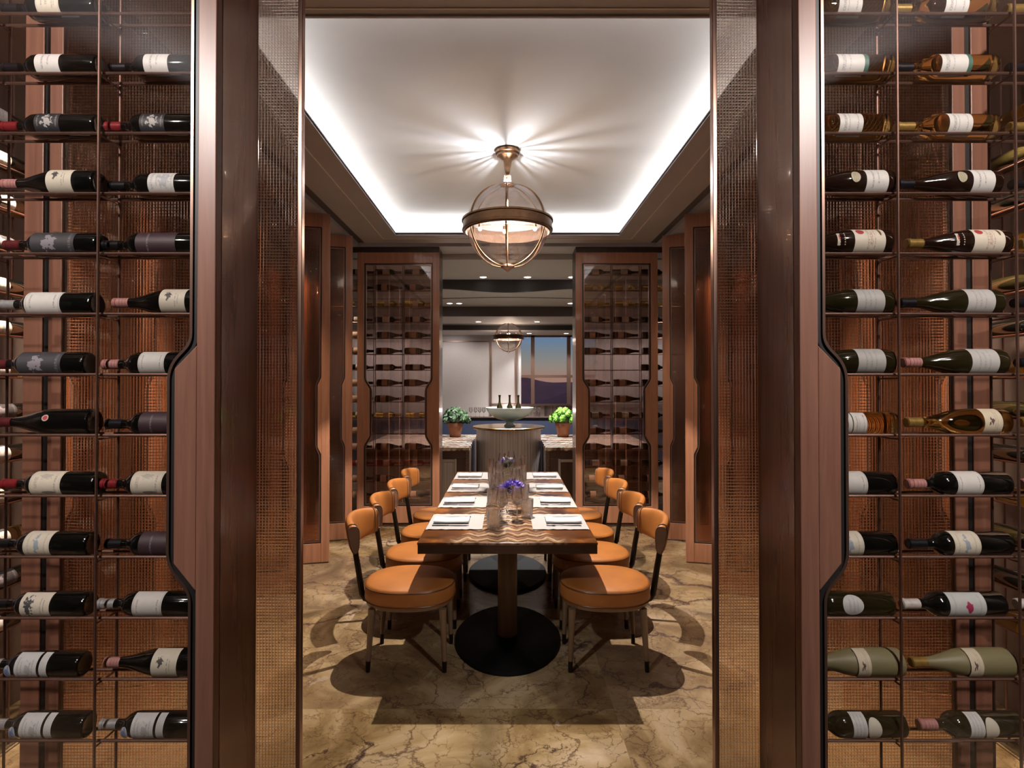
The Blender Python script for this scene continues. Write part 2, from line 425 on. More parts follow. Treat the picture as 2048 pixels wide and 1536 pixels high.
label_mat('green_band', WH, (.18, .18, .2), lines=((.2, .06, .32), (.4, .02, .3)), motif=((1.0, .5, .14, 9, (.05, .13, .10), 0, 1),))
label_mat('red_dots', CR, (.30, .12, .10), lines=((.45, .03, .3), (.55, .05, .2), (.66, .02, .3)), motif=((.22, .70, .13, .10, (.38, .04, .05), 0, 1), (.86, .70, .04, .14, (.12, .06, .02), 0, 1)))
label_mat('shield', (.55, .50, .42), motif=((.5, .6, .34, .28, (.40, .05, .04), 0, 1),))
label_mat('grey', (.45, .44, .44), (.22, .22, .22), lines=((.3, .03, .3), (.48, .03, .22), (.66, .02, .3)))
label_mat('red_blot', (.52, .54, .55), (.32, .32, .33), lines=((.15, .02, .4), (.85, .02, .4)), motif=((.55, .45, .11, .16, (.34, .03, .09), 5, 1),))
label_mat('oval_text', (.56, .56, .58), (.25, .25, .28), lines=((.35, .04, .3), (.55, .04, .35), (.72, .03, .25)))
label_mat('oval_cream', (.60, .56, .48))
label_mat('berry', (.62, .54, .42), (.3, .25, .2), lines=((.6, .03, .35), (.72, .03, .3)), motif=((.4, .5, .14, .10, (.10, .06, .06), 9, 1),))
label_mat('cap_stamp', (.44, .20, .19), (.10, .05, .05), lines=((.3, .06, .4), (.55, .06, .4), (.8, .06, .4)))
label_mat('far_tan', (.46, .27, .18))
label_mat('far_cream', (.56, .47, .38))

# ------------------------------------------------------------------ mesh helpers
def box(bm, x0, x1, y0, y1, z0, z1):
    v = [bm.verts.new((x, y, z)) for x in (min(x0, x1), max(x0, x1)) for y in (min(y0, y1), max(y0, y1)) for z in (min(z0, z1), max(z0, z1))]
    for f in ((0, 1, 3, 2), (4, 6, 7, 5), (0, 4, 5, 1), (2, 3, 7, 6), (0, 2, 6, 4), (1, 5, 7, 3)):
        bm.faces.new([v[i] for i in f])

def lathe(bm, prof, seg=24, axis='Z', c=(0, 0, 0), a0=0, a1=2 * PI, sx=1, sy=1):
    full = abs(a1 - a0 - 2 * PI) < 1e-6
    n = seg if full else seg + 1
    rings = []
    def P(r, h, a):
        ca, sa = math.cos(a) * r * sx, math.sin(a) * r * sy
        if axis == 'Z': return (c[0] + ca, c[1] + sa, c[2] + h)
        return (c[0] + h, c[1] + ca, c[2] + sa)
    for r, h in prof:
        if r < 1e-6: rings.append([bm.verts.new(P(0, h, 0))])
        else: rings.append([bm.verts.new(P(r, h, a0 + (a1 - a0) * i / seg)) for i in range(n)])
    for A, B in zip(rings, rings[1:]):
        m = seg if full else seg
        for i in range(m):
            j = (i + 1) % n
            if len(A) == 1 and len(B) == 1: continue
            if len(A) == 1: bm.faces.new((A[0], B[j], B[i]))
            elif len(B) == 1: bm.faces.new((A[i], A[j], B[0]))
            else: bm.faces.new((A[i], A[j], B[j], B[i]))

def tube(bm, pts, r, seg=8, r1=None, flat=1.0, cap=True):
    pts = [Vector(p) for p in pts]
    n = len(pts)
    rings = []
    up = Vector((0, 0, 1))
    prev = None
    for i, p in enumerate(pts):
        d = (pts[min(i + 1, n - 1)] - pts[max(i - 1, 0)]).normalized()
        if prev is None:
            s = d.cross(up)
            if s.length < 1e-3: s = d.cross(Vector((0, 1, 0)))
            s.normalize()
        else:
            s = (prev - d * prev.dot(d)).normalized()
        prev = s
        q = s.cross(d)
        rr = r if r1 is None else r + (r1 - r) * i / (n - 1)
        rings.append([bm.verts.new(p + s * math.cos(2 * PI * k / seg) * rr + q * math.sin(2 * PI * k / seg) * rr * flat) for k in range(seg)])
    for A, B in zip(rings, rings[1:]):
        for i in range(seg):
            j = (i + 1) % seg
            bm.faces.new((A[i], B[i], B[j], A[j]))
    if cap:
        bm.faces.new(rings[0]); bm.faces.new(rings[-1][::-1])

def prism(bm, poly, y0, y1):
    # poly in x,z extruded along y
    a = [bm.verts.new((x, y0, z)) for x, z in poly]
    b = [bm.verts.new((x, y1, z)) for x, z in poly]
    n = len(poly)
    bm.faces.new(a); bm.faces.new(b[::-1])
    for i in range(n):
        j = (i + 1) % n
        bm.faces.new((a[i], b[i], b[j], a[j]))

def ring_prism(bm, outer, inner, y0, y1):
    n = len(outer)
    V = [[bm.verts.new((x, y, z)) for x, z in p] for p, y in ((outer, y0), (inner, y0), (inner, y1), (outer, y1))]
    for i in range(n):
        j = (i + 1) % n
        for a in range(4):
            b = (a + 1) % 4
            bm.faces.new((V[a][i], V[a][j], V[b][j], V[b][i]))

def offset(poly, d):
    n = len(poly); out = []
    ar = sum(poly[i][0] * poly[(i + 1) % n][1] - poly[(i + 1) % n][0] * poly[i][1] for i in range(n))
    s = 1 if ar > 0 else -1
    for i in range(n):
        p0, p1, p2 = Vector(poly[i - 1]), Vector(poly[i]), Vector(poly[(i + 1) % n])
        e1 = (p1 - p0).normalized(); e2 = (p2 - p1).normalized()
        n1 = Vector((e1.y, -e1.x)) * s; n2 = Vector((e2.y, -e2.x)) * s
        b = n1 + n2
        b = b / max(.3, b.length_squared) * 2
        out.append((p1.x + b.x * d, p1.y + b.y * d))
    return out

def fillet(poly, idx, r, k=5):
    out = []
    n = len(poly)
    for i, p in enumerate(poly):
        if i not in idx: out.append(p); continue
        P = Vector(p); A = (Vector(poly[i - 1]) - P); B = (Vector(poly[(i + 1) % n]) - P)
        ra = min(r, A.length * .45, B.length * .45)
        a = P + A.normalized() * ra; b = P + B.normalized() * ra
        for q in range(k + 1):
            t = q / k
            v = a * (1 - t) ** 2 + P * 2 * t * (1 - t) + b * t * t
            out.append((v.x, v.y))
    return out

def obj(name, bm, mat, parent=None, smooth=False, bevel=0, abs_=True, origin=None):
    bmesh.ops.recalc_face_normals(bm, faces=bm.faces[:])
    off = Vector((0, 0, 0))
    if parent is not None and abs_:
        p = parent
        while p is not None:
            off += p.location; p = p.parent
    if origin is not None: off += Vector(origin)
    if off.length: bmesh.ops.translate(bm, verts=bm.verts[:], vec=-off)
    me = bpy.data.meshes.new(name)
    bm.to_mesh(me); bm.free()
    if isinstance(mat, str): mat = M[mat]
    me.materials.append(mat)
    if smooth:
        for p in me.polygons: p.use_smooth = True
        try: me.set_sharp_from_angle(angle=math.radians(smooth if smooth is not True else 40))
        except Exception: pass
    o = bpy.data.objects.new(name, me)
    COL.objects.link(o)
    if parent is not None: o.parent = parent
    if origin is not None: o.location = origin
    if bevel:
        md = o.modifiers.new('bevel', 'BEVEL'); md.width = bevel; md.segments = 2; md.limit_method = 'ANGLE'
        md.harden_normals = False
    return o

def tag(o, label=None, cat=None, group=None, kind=None):
    if label:
        n = len(label.split())
        assert 4 <= n <= 16, label
        o['label'] = label
    if cat: o['category'] = cat
    if group: o['group'] = group
    if kind: o['kind'] = kind
    return o

def thing(name, loc, label, cat, group=None):
    o = bpy.data.objects.new(name, None); COL.objects.link(o)
    o.location = loc
    o.empty_display_size = .1
    return tag(o, label, cat, group)

def struct(name, bm, mat, bevel=0, smooth=False):
    o = obj(name, bm, mat, bevel=bevel, smooth=smooth)
    o['kind'] = 'structure'
    return o

def bbox(name, x0, x1, y0, y1, z0, z1, mat, parent=None, bevel=0):
    bm = bmesh.new(); box(bm, x0, x1, y0, y1, z0, z1)
    return obj(name, bm, mat, parent, bevel=bevel)

def sbox(name, x0, x1, y0, y1, z0, z1, mat):
    o = bbox(name, x0, x1, y0, y1, z0, z1, mat); o['kind'] = 'structure'
    return o

def dup(root, loc, rotz=None):
    r = root.copy(); COL.objects.link(r); r.location = loc
    if rotz is not None: r.rotation_euler = (0, 0, rotz)
    for ch in root.children:
        c = ch.copy(); COL.objects.link(c); c.parent = r
        for g in ch.children:
            d = g.copy(); COL.objects.link(d); d.parent = c
    return r

# ------------------------------------------------------------------ structure
SZ, TZ = 3.20, 3.40             # soffit and tray heights
TX, TY0, TY1 = 1.18, 2.41, 5.95
sbox('floor', -5, 5, -3.2, 12.9, -.1, 0, 'marble_floor')
# table room ceiling: soffit ring round the lit tray
bm = bmesh.new()
CX, CY0, CY1 = 1.45, TY0 - .25, TY1 + .28   # cove cavity
def ringbox(bm, ax, ay0, ay1, bx, by0, by1, z0, z1):
    # frame between outer rect (a) and inner rect (b)
    box(bm, -ax, -bx, ay0, ay1, z0, z1); box(bm, bx, ax, ay0, ay1, z0, z1)
    box(bm, -bx, bx, ay0, by0, z0, z1); box(bm, -bx, bx, by1, ay1, z0, z1)
ringbox(bm, 1.60, 1.60, 6.32, TX, TY0, TY1, SZ, SZ + .012)
struct('ceiling', bm, 'soffit')
bm = bmesh.new(); ringbox(bm, 1.354, TY0 - .055, TY1 + .187, 1.344, TY0 - .047, TY1 + .177, SZ - .004, SZ)
struct('trim_1', bm, 'soffit_light')
bm = bmesh.new(); ringbox(bm, TX + .012, TY0 - .012, TY1 + .012, TX, TY0, TY1, SZ - .010, SZ + .022)
struct('trim_2', bm, 'soffit')
bm = bmesh.new(); ringbox(bm, 1.70, 1.60, 6.42, 1.60, 1.61, 6.32, SZ + .03, SZ + .04)
struct('trim_3', bm, 'soffit_dark')
bm = bmesh.new(); ringbox(bm, 2.6, 1.60, 6.80, 1.70, 1.61, 6.42, SZ - .012, SZ + .03)
struct('trim_4', bm, 'soffit')
bm = bmesh.new(); box(bm, -CX, CX, CY0, CY1, TZ, TZ + .05)
struct('ceiling_tray', bm, 'plaster')
bm = bmesh.new(); ringbox(bm, CX + .02, CY0 - .02, CY1 + .02, CX, CY0, CY1, SZ + .012, TZ)
struct('trim_5', bm, 'cove_white')
# cove light strips lying on the soffit behind its lip
for i, (x0, x1, y0, y1) in enumerate(((-1.36, -1.33, TY0 - .1, TY1 + .1), (1.33, 1.36, TY0 - .1, TY1 + .1), (-1.3, 1.3, TY1 + .13, TY1 + .16), (-1.3, 1.3, TY0 - .16, TY0 - .13))):
    o = bbox('cove_light', x0, x1, y0, y1, SZ + .013, SZ + .021, 'cove_glow')
    tag(o, ['glowing light strip hidden in the ceiling cove along the left side', 'glowing light strip hidden in the ceiling cove along the right side',
            'glowing light strip hidden in the ceiling cove at the far bar end', 'glowing light strip hidden in the ceiling cove above the entrance'][i], 'light strip')
# outer shell
for sx, side in ((-1, 'left'), (1, 'right')):
    sbox('wall_' + side, sx * 2.5, sx * 2.6, 3.0, 6.8, 0, SZ, 'wood_dark')
    sbox('wall_side_' + side, sx * 2.5, sx * 2.6, 1.95, 3.0, 0, SZ, 'hall_wall')
    sbox('wall_portal_' + side, sx * 2.0, sx * 3.1, 1.64, 1.70, 0, SZ, 'wood_red')
    sbox('wall_hall_' + side, sx * 3.1, sx * 3.2, -3.1, 1.70, 0, SZ, 'wood_dark')
    sbox('wall_far_portal_' + side, sx * 2.20, sx * 5.0, 6.72, 6.80, 0, SZ, 'wood_dark')
sbox('wall_hall_back', -3.2, 3.2, -3.2, -3.1, 0, SZ, 'wood_dark')
sbox('ceiling_hall', -3.2, 3.2, -3.2, 1.60, SZ, SZ + .1, 'soffit')
sbox('baseboard_left', -2.5, -2.485, 3.0, 6.7, 0, .12, 'wood_door')
sbox('baseboard_right', 2.485, 2.5, 3.0, 6.7, 0, .12, 'wood_door')

# bar ceiling in stepped bands, each lower one with a dark fascia (the first two bow in plan)
def bow(y, x, amp): return y
sbox('ceiling_bar_front', -5, 5, 6.80, 8.12, 3.12, 3.2, 'bar_ceiling')
bm = bmesh.new()                 # bowed dark fascia between first and second level
n = 48
def bowz(x): return .055 * (.5 + .5 * math.cos(min(1, abs(x) / 1.05) * PI))
top = [bm.verts.new((-5 + 10 * i / n, 8.12, 3.16)) for i in range(n + 1)]
xs = [-5 + 10 * i / n for i in range(n + 1)]
bm.verts.ensure_lookup_table()
bm.free(); bm = bmesh.new()
poly = [(-5, 3.16), (5, 3.16)] + [(5 - 10 * i / 100, 2.99 - bowz(5 - 10 * i / 100)) for i in range(101)]
prism(bm, poly, 8.10, 8.14)
struct('trim_6', bm, 'fascia_dark')
bm = bmesh.new(); box(bm, -5, 5, 8.14, 10.02, 2.99, 3.05); struct('ceiling_bar_middle', bm, 'bar_ceiling')
bm = bmesh.new()
line = [(-4.5 + 9 * i / 90, 9.05 + .16 * (.5 + .5 * math.cos(min(1, abs(-4.5 + 9 * i / 90) / 1.5) * PI)) * -1) for i in range(91)]
tube(bm, [(x, y, 2.988) for x, y in line], .008, 4); struct('trim_7', bm, 'fascia_dark')
sbox('trim_8', -5, 5, 10.0, 10.05, 2.82, 3.0, 'fascia_brown')
sbox('ceiling_bar_rear', -5, 5, 10.05, 11.32, 2.82, 2.9, 'bar_ceiling_light')
sbox('trim_9', -5, 5, 11.28, 11.32, 2.80, 2.83, 'panel_grey')
sbox('trim_10', -5, 5, 11.30, 11.34, 2.70, 2.82, 'fascia_dark')
sbox('ceiling_bar_window', -5, 5, 11.34, 12.6, 2.70, 2.78, 'panel_grey')
# bar's rear wall: grey fabric panels, window, wainscot
sbox('wall_rear', -5, .24, 12.5, 12.6, 0, 2.7, 'panel_grey')
sbox('wall_rear_right', 1.95, 5, 12.5, 12.6, 0, 2.7, 'panel_grey')
sbox('wall_rear_under_window', .24, 1.95, 12.5, 12.6, 0, 1.17, 'wainscot')
sbox('trim_11', -5, .24, 12.48, 12.5, 2.55, 2.575, 'mullion')
for i, x in enumerate((-3.4, -2.2, -.37, .19)):
    sbox('trim_%d' % (12 + i), x - .022, x + .022, 12.47, 12.5, .9, 2.57, 'mullion')
sbox('trim_16', .24, .30, 12.46, 12.5, 1.15, 2.7, 'panel_grey')
sbox('trim_17', -.37, 5, 12.44, 12.5, 1.14, 1.18, 'copper_trim')
wf = bmesh.new()
for x in (.56, 1.36): box(wf, x - .04, x + .04, 12.5, 12.58, 1.17, 2.7)
box(wf, .24, 1.95, 12.51, 12.57, 1.76, 1.82); box(wf, .24, 1.95, 12.5, 12.58, 2.66, 2.70)
w = obj('window_1', wf, 'mullion'); w['kind'] = 'structure'
g = bbox('window_glass', .24, 1.95, 12.545, 12.55, 1.17, 2.7, 'window_glass', w)
for sx, side in ((-1, 'left'), (1, 'right')):
    sbox('wall_bar_' + side, sx * 5, sx * 5.1, 6.7, 12.6, 0, SZ, 'panel_grey')
# outside: sea and hills at dusk
bm = bmesh.new(); box(bm, -1500, 1500, 60, 2400, -41, -40); struct('sea', bm, 'sea')
bm = bmesh.new()
pts = [(-200 + i * 6, 0) for i in range(120)]
def hill(bm, Y, base, fn, x0, x1, dep=60):
    n = 90
    a = []
    for i in range(n + 1):
        x = x0 + (x1 - x0) * i / n
        h = fn(x)
        a.append((bm.verts.new((x, Y, base)), bm.verts.new((x, Y + dep * .4, base + (h - base) * .7)), bm.verts.new((x, Y + dep, h)), bm.verts.new((x, Y + 2 * dep, base))))
    for p, q in zip(a, a[1:]):
        for k in range(3): bm.faces.new((p[k], q[k], q[k + 1], p[k + 1]))
hill(bm, 900, -40, lambda x: 8 + 6 * math.sin(x * .021 + 1.9) + 2 * math.sin(x * .07), -400, 600)
struct('hills', bm, 'hill', smooth=True)
bm = bmesh.new()
hill(bm, 700, -40, lambda x: -14 + 14 * math.sin(x * .018 - 1.2) + 1.5 * math.sin(x * .09), -300, 500)
struct('hills_near', bm, 'hill_near', smooth=True)

# ------------------------------------------------------------------ framed glazed doors
def door_parts(parent, x0, x1, y, th, z0, z1, st, rt, rb, notch, glass, abs_=True, gy=None, frame='wood_red', bead=.008, gask=.014):
    """stiles, rails, notch blocks, gasket and pane of one framed glass door in the x-z plane"""
    n1a, n1b, n2a, n2b, ins = notch      # upper notch: starts n1a, full at n1b; lower: full to n2a, out at n2b
    def part(nm, bm, m, bev=.003, smooth=False): return obj(nm, bm, m, parent, bevel=bev, abs_=abs_, smooth=smooth)
    for a, b in ((x0, x0 + st), (x1 - st, x1)):
        bm = bmesh.new(); box(bm, a, b, y, y + th, z0, z1); part('stile', bm, frame)
    bm = bmesh.new(); box(bm, x0 + st, x1 - st, y + .002, y + th - .002, z1 - rt, z1); part('rail', bm, frame)
    bm = bmesh.new(); box(bm, x0 + st, x1 - st, y + .002, y + th - .002, z0, z0 + rb); part('rail', bm, frame)
    a, b, c, d = x0 + st, x1 - st, z0 + rb, z1 - rt
    for s, xa in ((1, a), (-1, b)):
        bm = bmesh.new(); prism(bm, [(xa, n1a), (xa + s * ins, n1b), (xa + s * ins, n2a), (xa, n2b)], y + .001, y + th - .001)
        part('notch_block', bm, frame)
    P = [(a, c), (b, c), (b, n2b), (b - ins, n2a), (b - ins, n1b), (b, n1a), (b, d), (a, d), (a, n1a), (a + ins, n1b), (a + ins, n2a), (a, n2b)]
    P = fillet(P, (2, 3, 4, 5, 8, 9, 10, 11), .035)
    q1 = offset(P, -gask)
    bm = bmesh.new(); ring_prism(bm, P, q1, y + .008, y + th * .8); part('gasket', bm, 'gasket', 0)
    bm = bmesh.new(); ring_prism(bm, q1, offset(q1, -bead), y + .002, y + th * .8); part('bead', bm, 'copper_trim', 0)
    gy = y + th * .5 if gy is None else gy
    bm = bmesh.new(); prism(bm, q1, gy, gy + .006); part('glass_pane', bm, glass, 0)

def rack(parent, X, yf, zs, x0, x1, dx=.0, name='bottle_rack'):
    """uprights plus one pair of rails per shelf; X: upright positions"""
    bm = bmesh.new()
    for x in X:
        for dy in (-.018, .075): tube(bm, [(x, yf + dy, zs[-1] - .15), (x, yf + dy, zs[0] + .17)], .0042, 6)
    r = obj(name, bm, 'copper_rod', parent, smooth=True)
    for z in zs:
        bm = bmesh.new()
        for dy in (0, .057): tube(bm, [(x0, yf + dy, z), (x1, yf + dy, z)], .0045, 6)
        for x in X: tube(bm, [(x, yf - .018, z - .011), (x, yf + .075, z - .011)], .0028, 5)
        o = obj('shelf_rail', bm, 'copper_rod', None, smooth=True); o.data.transform(Matrix.Translation(-parent.location)); o.parent = r
    return r

near_z = [ROWS_TOP - ROW * k for k in range(14)]
def near_cabinet(s):
    side = 'left' if s < 0 else 'right'
    c = thing('wine_cabinet', (s * 1.35, 1.78, 0), 'tall copper brown wine cabinet framing the %s of the entrance, close to camera' % side, 'wine cabinet')
    d = bpy.data.objects.new('door', None); COL.objects.link(d); d.parent = c
    xa, xb = sorted((s * .849, s * 1.82))
    door_parts(d, xa, xb, 1.64, .035, .05, 3.15, .054, .13, .16, (1.733, 1.665, 1.10, 1.02, .065), 'pane_clear', gy=1.652)
    # plinth, top, side panel along the passage
    bbox('plinth', s * .852, s * 1.99, 1.65, 1.95, 0, .05, 'wood_dark', c)
    bbox('cornice', s * .852, s * 1.99, 1.65, 1.95, 3.15, 3.19, 'wood_dark', c)
    bm = bmesh.new()
    prof = [(s * .849, 1.676), (s * .852, 1.70), (s * .853, 1.80), (s * .852, 1.90), (s * .849, 1.915), (s * .860, 1.915), (s * .860, 1.676)]
    a = [bm.verts.new((x, y, 0)) for x, y in prof]; b = [bm.verts.new((x, y, 3.19)) for x, y in prof]
    bm.faces.new(a); bm.faces.new(b)
    for i in range(len(prof)): bm.faces.new((a[i], a[(i + 1) % 7], b[(i + 1) % 7], b[i]))
    obj('side_panel', bm, 'wood_jamb', c, smooth=30)
    # rear sliding leaf of pressed glass, its edge standing into the passage
    r = bpy.data.objects.new('rear_door', None); COL.objects.link(r); r.parent = c
    bbox('edge_strip', s * .702, s * .717, 1.922, 1.95, 0.005, 3.18, 'copper_trim', r, .002)
    bbox('textured_pane', s * .717, s * 1.52, 1.930, 1.942, .005, 3.18, 'glass_grid', r)
    bbox('stile', s * 1.52, s * 1.565, 1.922, 1.955, .005, 3.18, 'wood_red', r, .003)
    bbox('gasket', s * 1.565, s * 1.585, 1.93, 1.955, .005, 3.18, 'gasket', r)
    bbox('stile', s * 1.585, s * 1.65, 1.922, 1.96, .005, 3.18, 'wood_red', r, .003)
    X = [-1.572, -1.222, -.885] if s < 0 else [.885, 1.166, 1.519, 1.872]
    rack(c, X, 1.70, near_z, s * .877, s * 1.95)
    return c
near_cabinet(-1); near_cabinet(1)

far_z = [2.88 - .1835 * j for j in range(15)]
def far_cabinet(s):
    side = 'left' if s < 0 else 'right'
    c = thing('wine_cabinet', (s * 1.45, 6.6, 0), 'tall wine cabinet with glass door across the room, %s of the bar opening' % side, 'wine cabinet')
    d = bpy.data.objects.new('door', None); COL.objects.link(d); d.parent = c
    xa, xb = sorted((s * .775, s * 1.71))
    door_parts(d, xa, xb, 6.42, .035, .045, 3.12, .078, .125, .19, (1.665, 1.56, 1.03, .92, .066), 'pane_door', gy=6.44, frame='wood_door')
    bbox('plinth', s * .78, s * 2.2, 6.44, 6.74, 0, .045, 'wood_dark', c)
    bbox('cornice', s * .78, s * 2.2, 6.44, 6.74, 3.12, 3.185, 'wood_dark', c)
    bbox('side_panel', s * .775, s * .80, 6.457, 6.74, .045, 3.12, 'wood_dark', c)
    bbox('textured_pane', s * .80, s * 2.2, 6.722, 6.734, .045, 3.12, 'glass_reeded', c)
    X = [.85, 1.205, 1.535, 1.865, 2.18]
    rack(c, [s * x for x in X], 6.50, far_z, s * .802, s * 2.2)
far_cabinet(-1); far_cabinet(1)

# glazed screens standing out from the side walls
def screen_mesh():
    root = thing('glazed_screen', (0, 0, 0), 'tall brown framed glass screen standing by the wall', 'screen', 'glazed wooden screens along the side walls')
    door_parts(root, -.52, 0, -.018, .036, .012, 3.17, .072, .125, .17, (1.68, 1.61, 1.05, .98, .032), 'glass_screen', abs_=False, frame='wood_door', gask=.01)
    return root
scr = screen_mesh()
spots = [(1.62, 5.16, 'nearer the far wine cabinet of the two in plain view, second'), ]
first = True
for s, side in ((-1, 'left'), (1, 'right')):
    for y, desc in ((5.90, 'farthest from camera, next to far wine cabinet'), (5.15, 'second from far cabinet, seen beside entrance edge'), (4.40, 'third from the far cabinet'), (3.55, 'seen through entrance cabinet glass, fourth'), (2.75, 'just behind entrance cabinet')):
        o = scr if first else dup(scr, (0, 0, 0))
        first = False
        o.location = (s * 1.62, y, 0)
        # local frame runs toward -x; turned over for the right hand wall
        o.rotation_euler = (0, 0, math.radians(14) if s < 0 else PI - math.radians(14))
        o['label'] = '%s side glazed screen, %s' % (side, desc)

# side racks glimpsed past the entrance cabinets
def side_rack(s):
    side = 'left' if s < 0 else 'right'
    c = thing('bottle_rack', (s * 2.2, 2.45, 0), 'slim copper bottle rack on the %s side wall behind entrance cabinet' % side, 'rack')
    bm = bmesh.new()
    for y in (2.2, 2.56, 2.94):
        for dx in (-.047, .047): tube(bm, [(s * 2.2 + dx, y, 0), (s * 2.2 + dx, y, 3.1)], .0042, 6)
    obj('upright', bm, 'copper_rod', c, smooth=True)
    for z in near_z:
        bm = bmesh.new()
        for dx in (-.0285, .0285): tube(bm, [(s * 2.2 + dx, 2.18, z), (s * 2.2 + dx, 2.96, z)], .0045, 6)
        obj('shelf_rail', bm, 'copper_rod', c, smooth=True)
side_rack(-1); side_rack(1)

# ------------------------------------------------------------------ bottles
BORD = [(0, .146), (.022, .148), (.030, .150), (.0355, .147), (.0375, .141), (.0375, -.034), (.0360, -.048), (.0300, -.061), (.0215, -.070), (.0160, -.078), (.0145, -.086), (.0137, -.138), (.0152, -.140), (.0152, -.148), (.012, -.150), (0, -.150)]
BURG = [(0, .145), (.024, .147), (.034, .149), (.0395, .145), (.0412, .138), (.0412, .034), (.0400, .012), (.0368, -.010), (.0310, -.032), (.0245, -.054), (.0190, -.074), (.0158, -.090), (.0145, -.110), (.0137, -.138), (.0152, -.140), (.0152, -.148), (.012, -.150), (0, -.150)]
SHAPES = {'bord': (BORD, .0375), 'burg': (BURG, .0412)}

def label_patch(bm, R, x0, x1, phi, half, oval=False, r2=None, nx=4, na=12):
    """curved patch on a bottle lying along x, facing -y and tilted up by phi"""
    uvl = bm.loops.layers.uv.new('UVMap')
    c = (0, 0, R)
    def P(u, v):
        a = phi + (v - .5) * 2 * half
        return (x0 + (x1 - x0) * u, -R2(u) * math.cos(a), R + R2(u) * math.sin(a))
    rr = R + .0007
    def R2(u): return rr if r2 is None else rr + (r2 - R) * (1 - u)
    if oval:
        rings = [[(.5, .5)]] + [[(.5 + .5 * k / 4 * math.cos(a * PI / 12), .5 + .5 * k / 4 * math.sin(a * PI / 12)) for a in range(24)] for k in range(1, 5)]
        V = [[(bm.verts.new(P(u, v)), (u, v)) for u, v in r] for r in rings]
        def F_(*q):
            f = bm.faces.new([a[0] for a in q])
            for l, a in zip(f.loops, q): l[uvl].uv = a[1]
        for i in range(24): F_(V[0][0], V[1][i], V[1][(i + 1) % 24])
        for k in range(1, 4):
            for i in range(24):
                j = (i + 1) % 24
                F_(V[k][i], V[k + 1][i], V[k + 1][j], V[k][j])
    else:
        V = [[(bm.verts.new(P(i / nx, j / na)), (i / nx, j / na)) for j in range(na + 1)] for i in range(nx + 1)]
        for i in range(nx):
            for j in range(na):
                q = (V[i][j], V[i + 1][j], V[i + 1][j + 1], V[i][j + 1])
                f = bm.faces.new([a[0] for a in q])
                for l, a in zip(f.loops, q): l[uvl].uv = a[1]

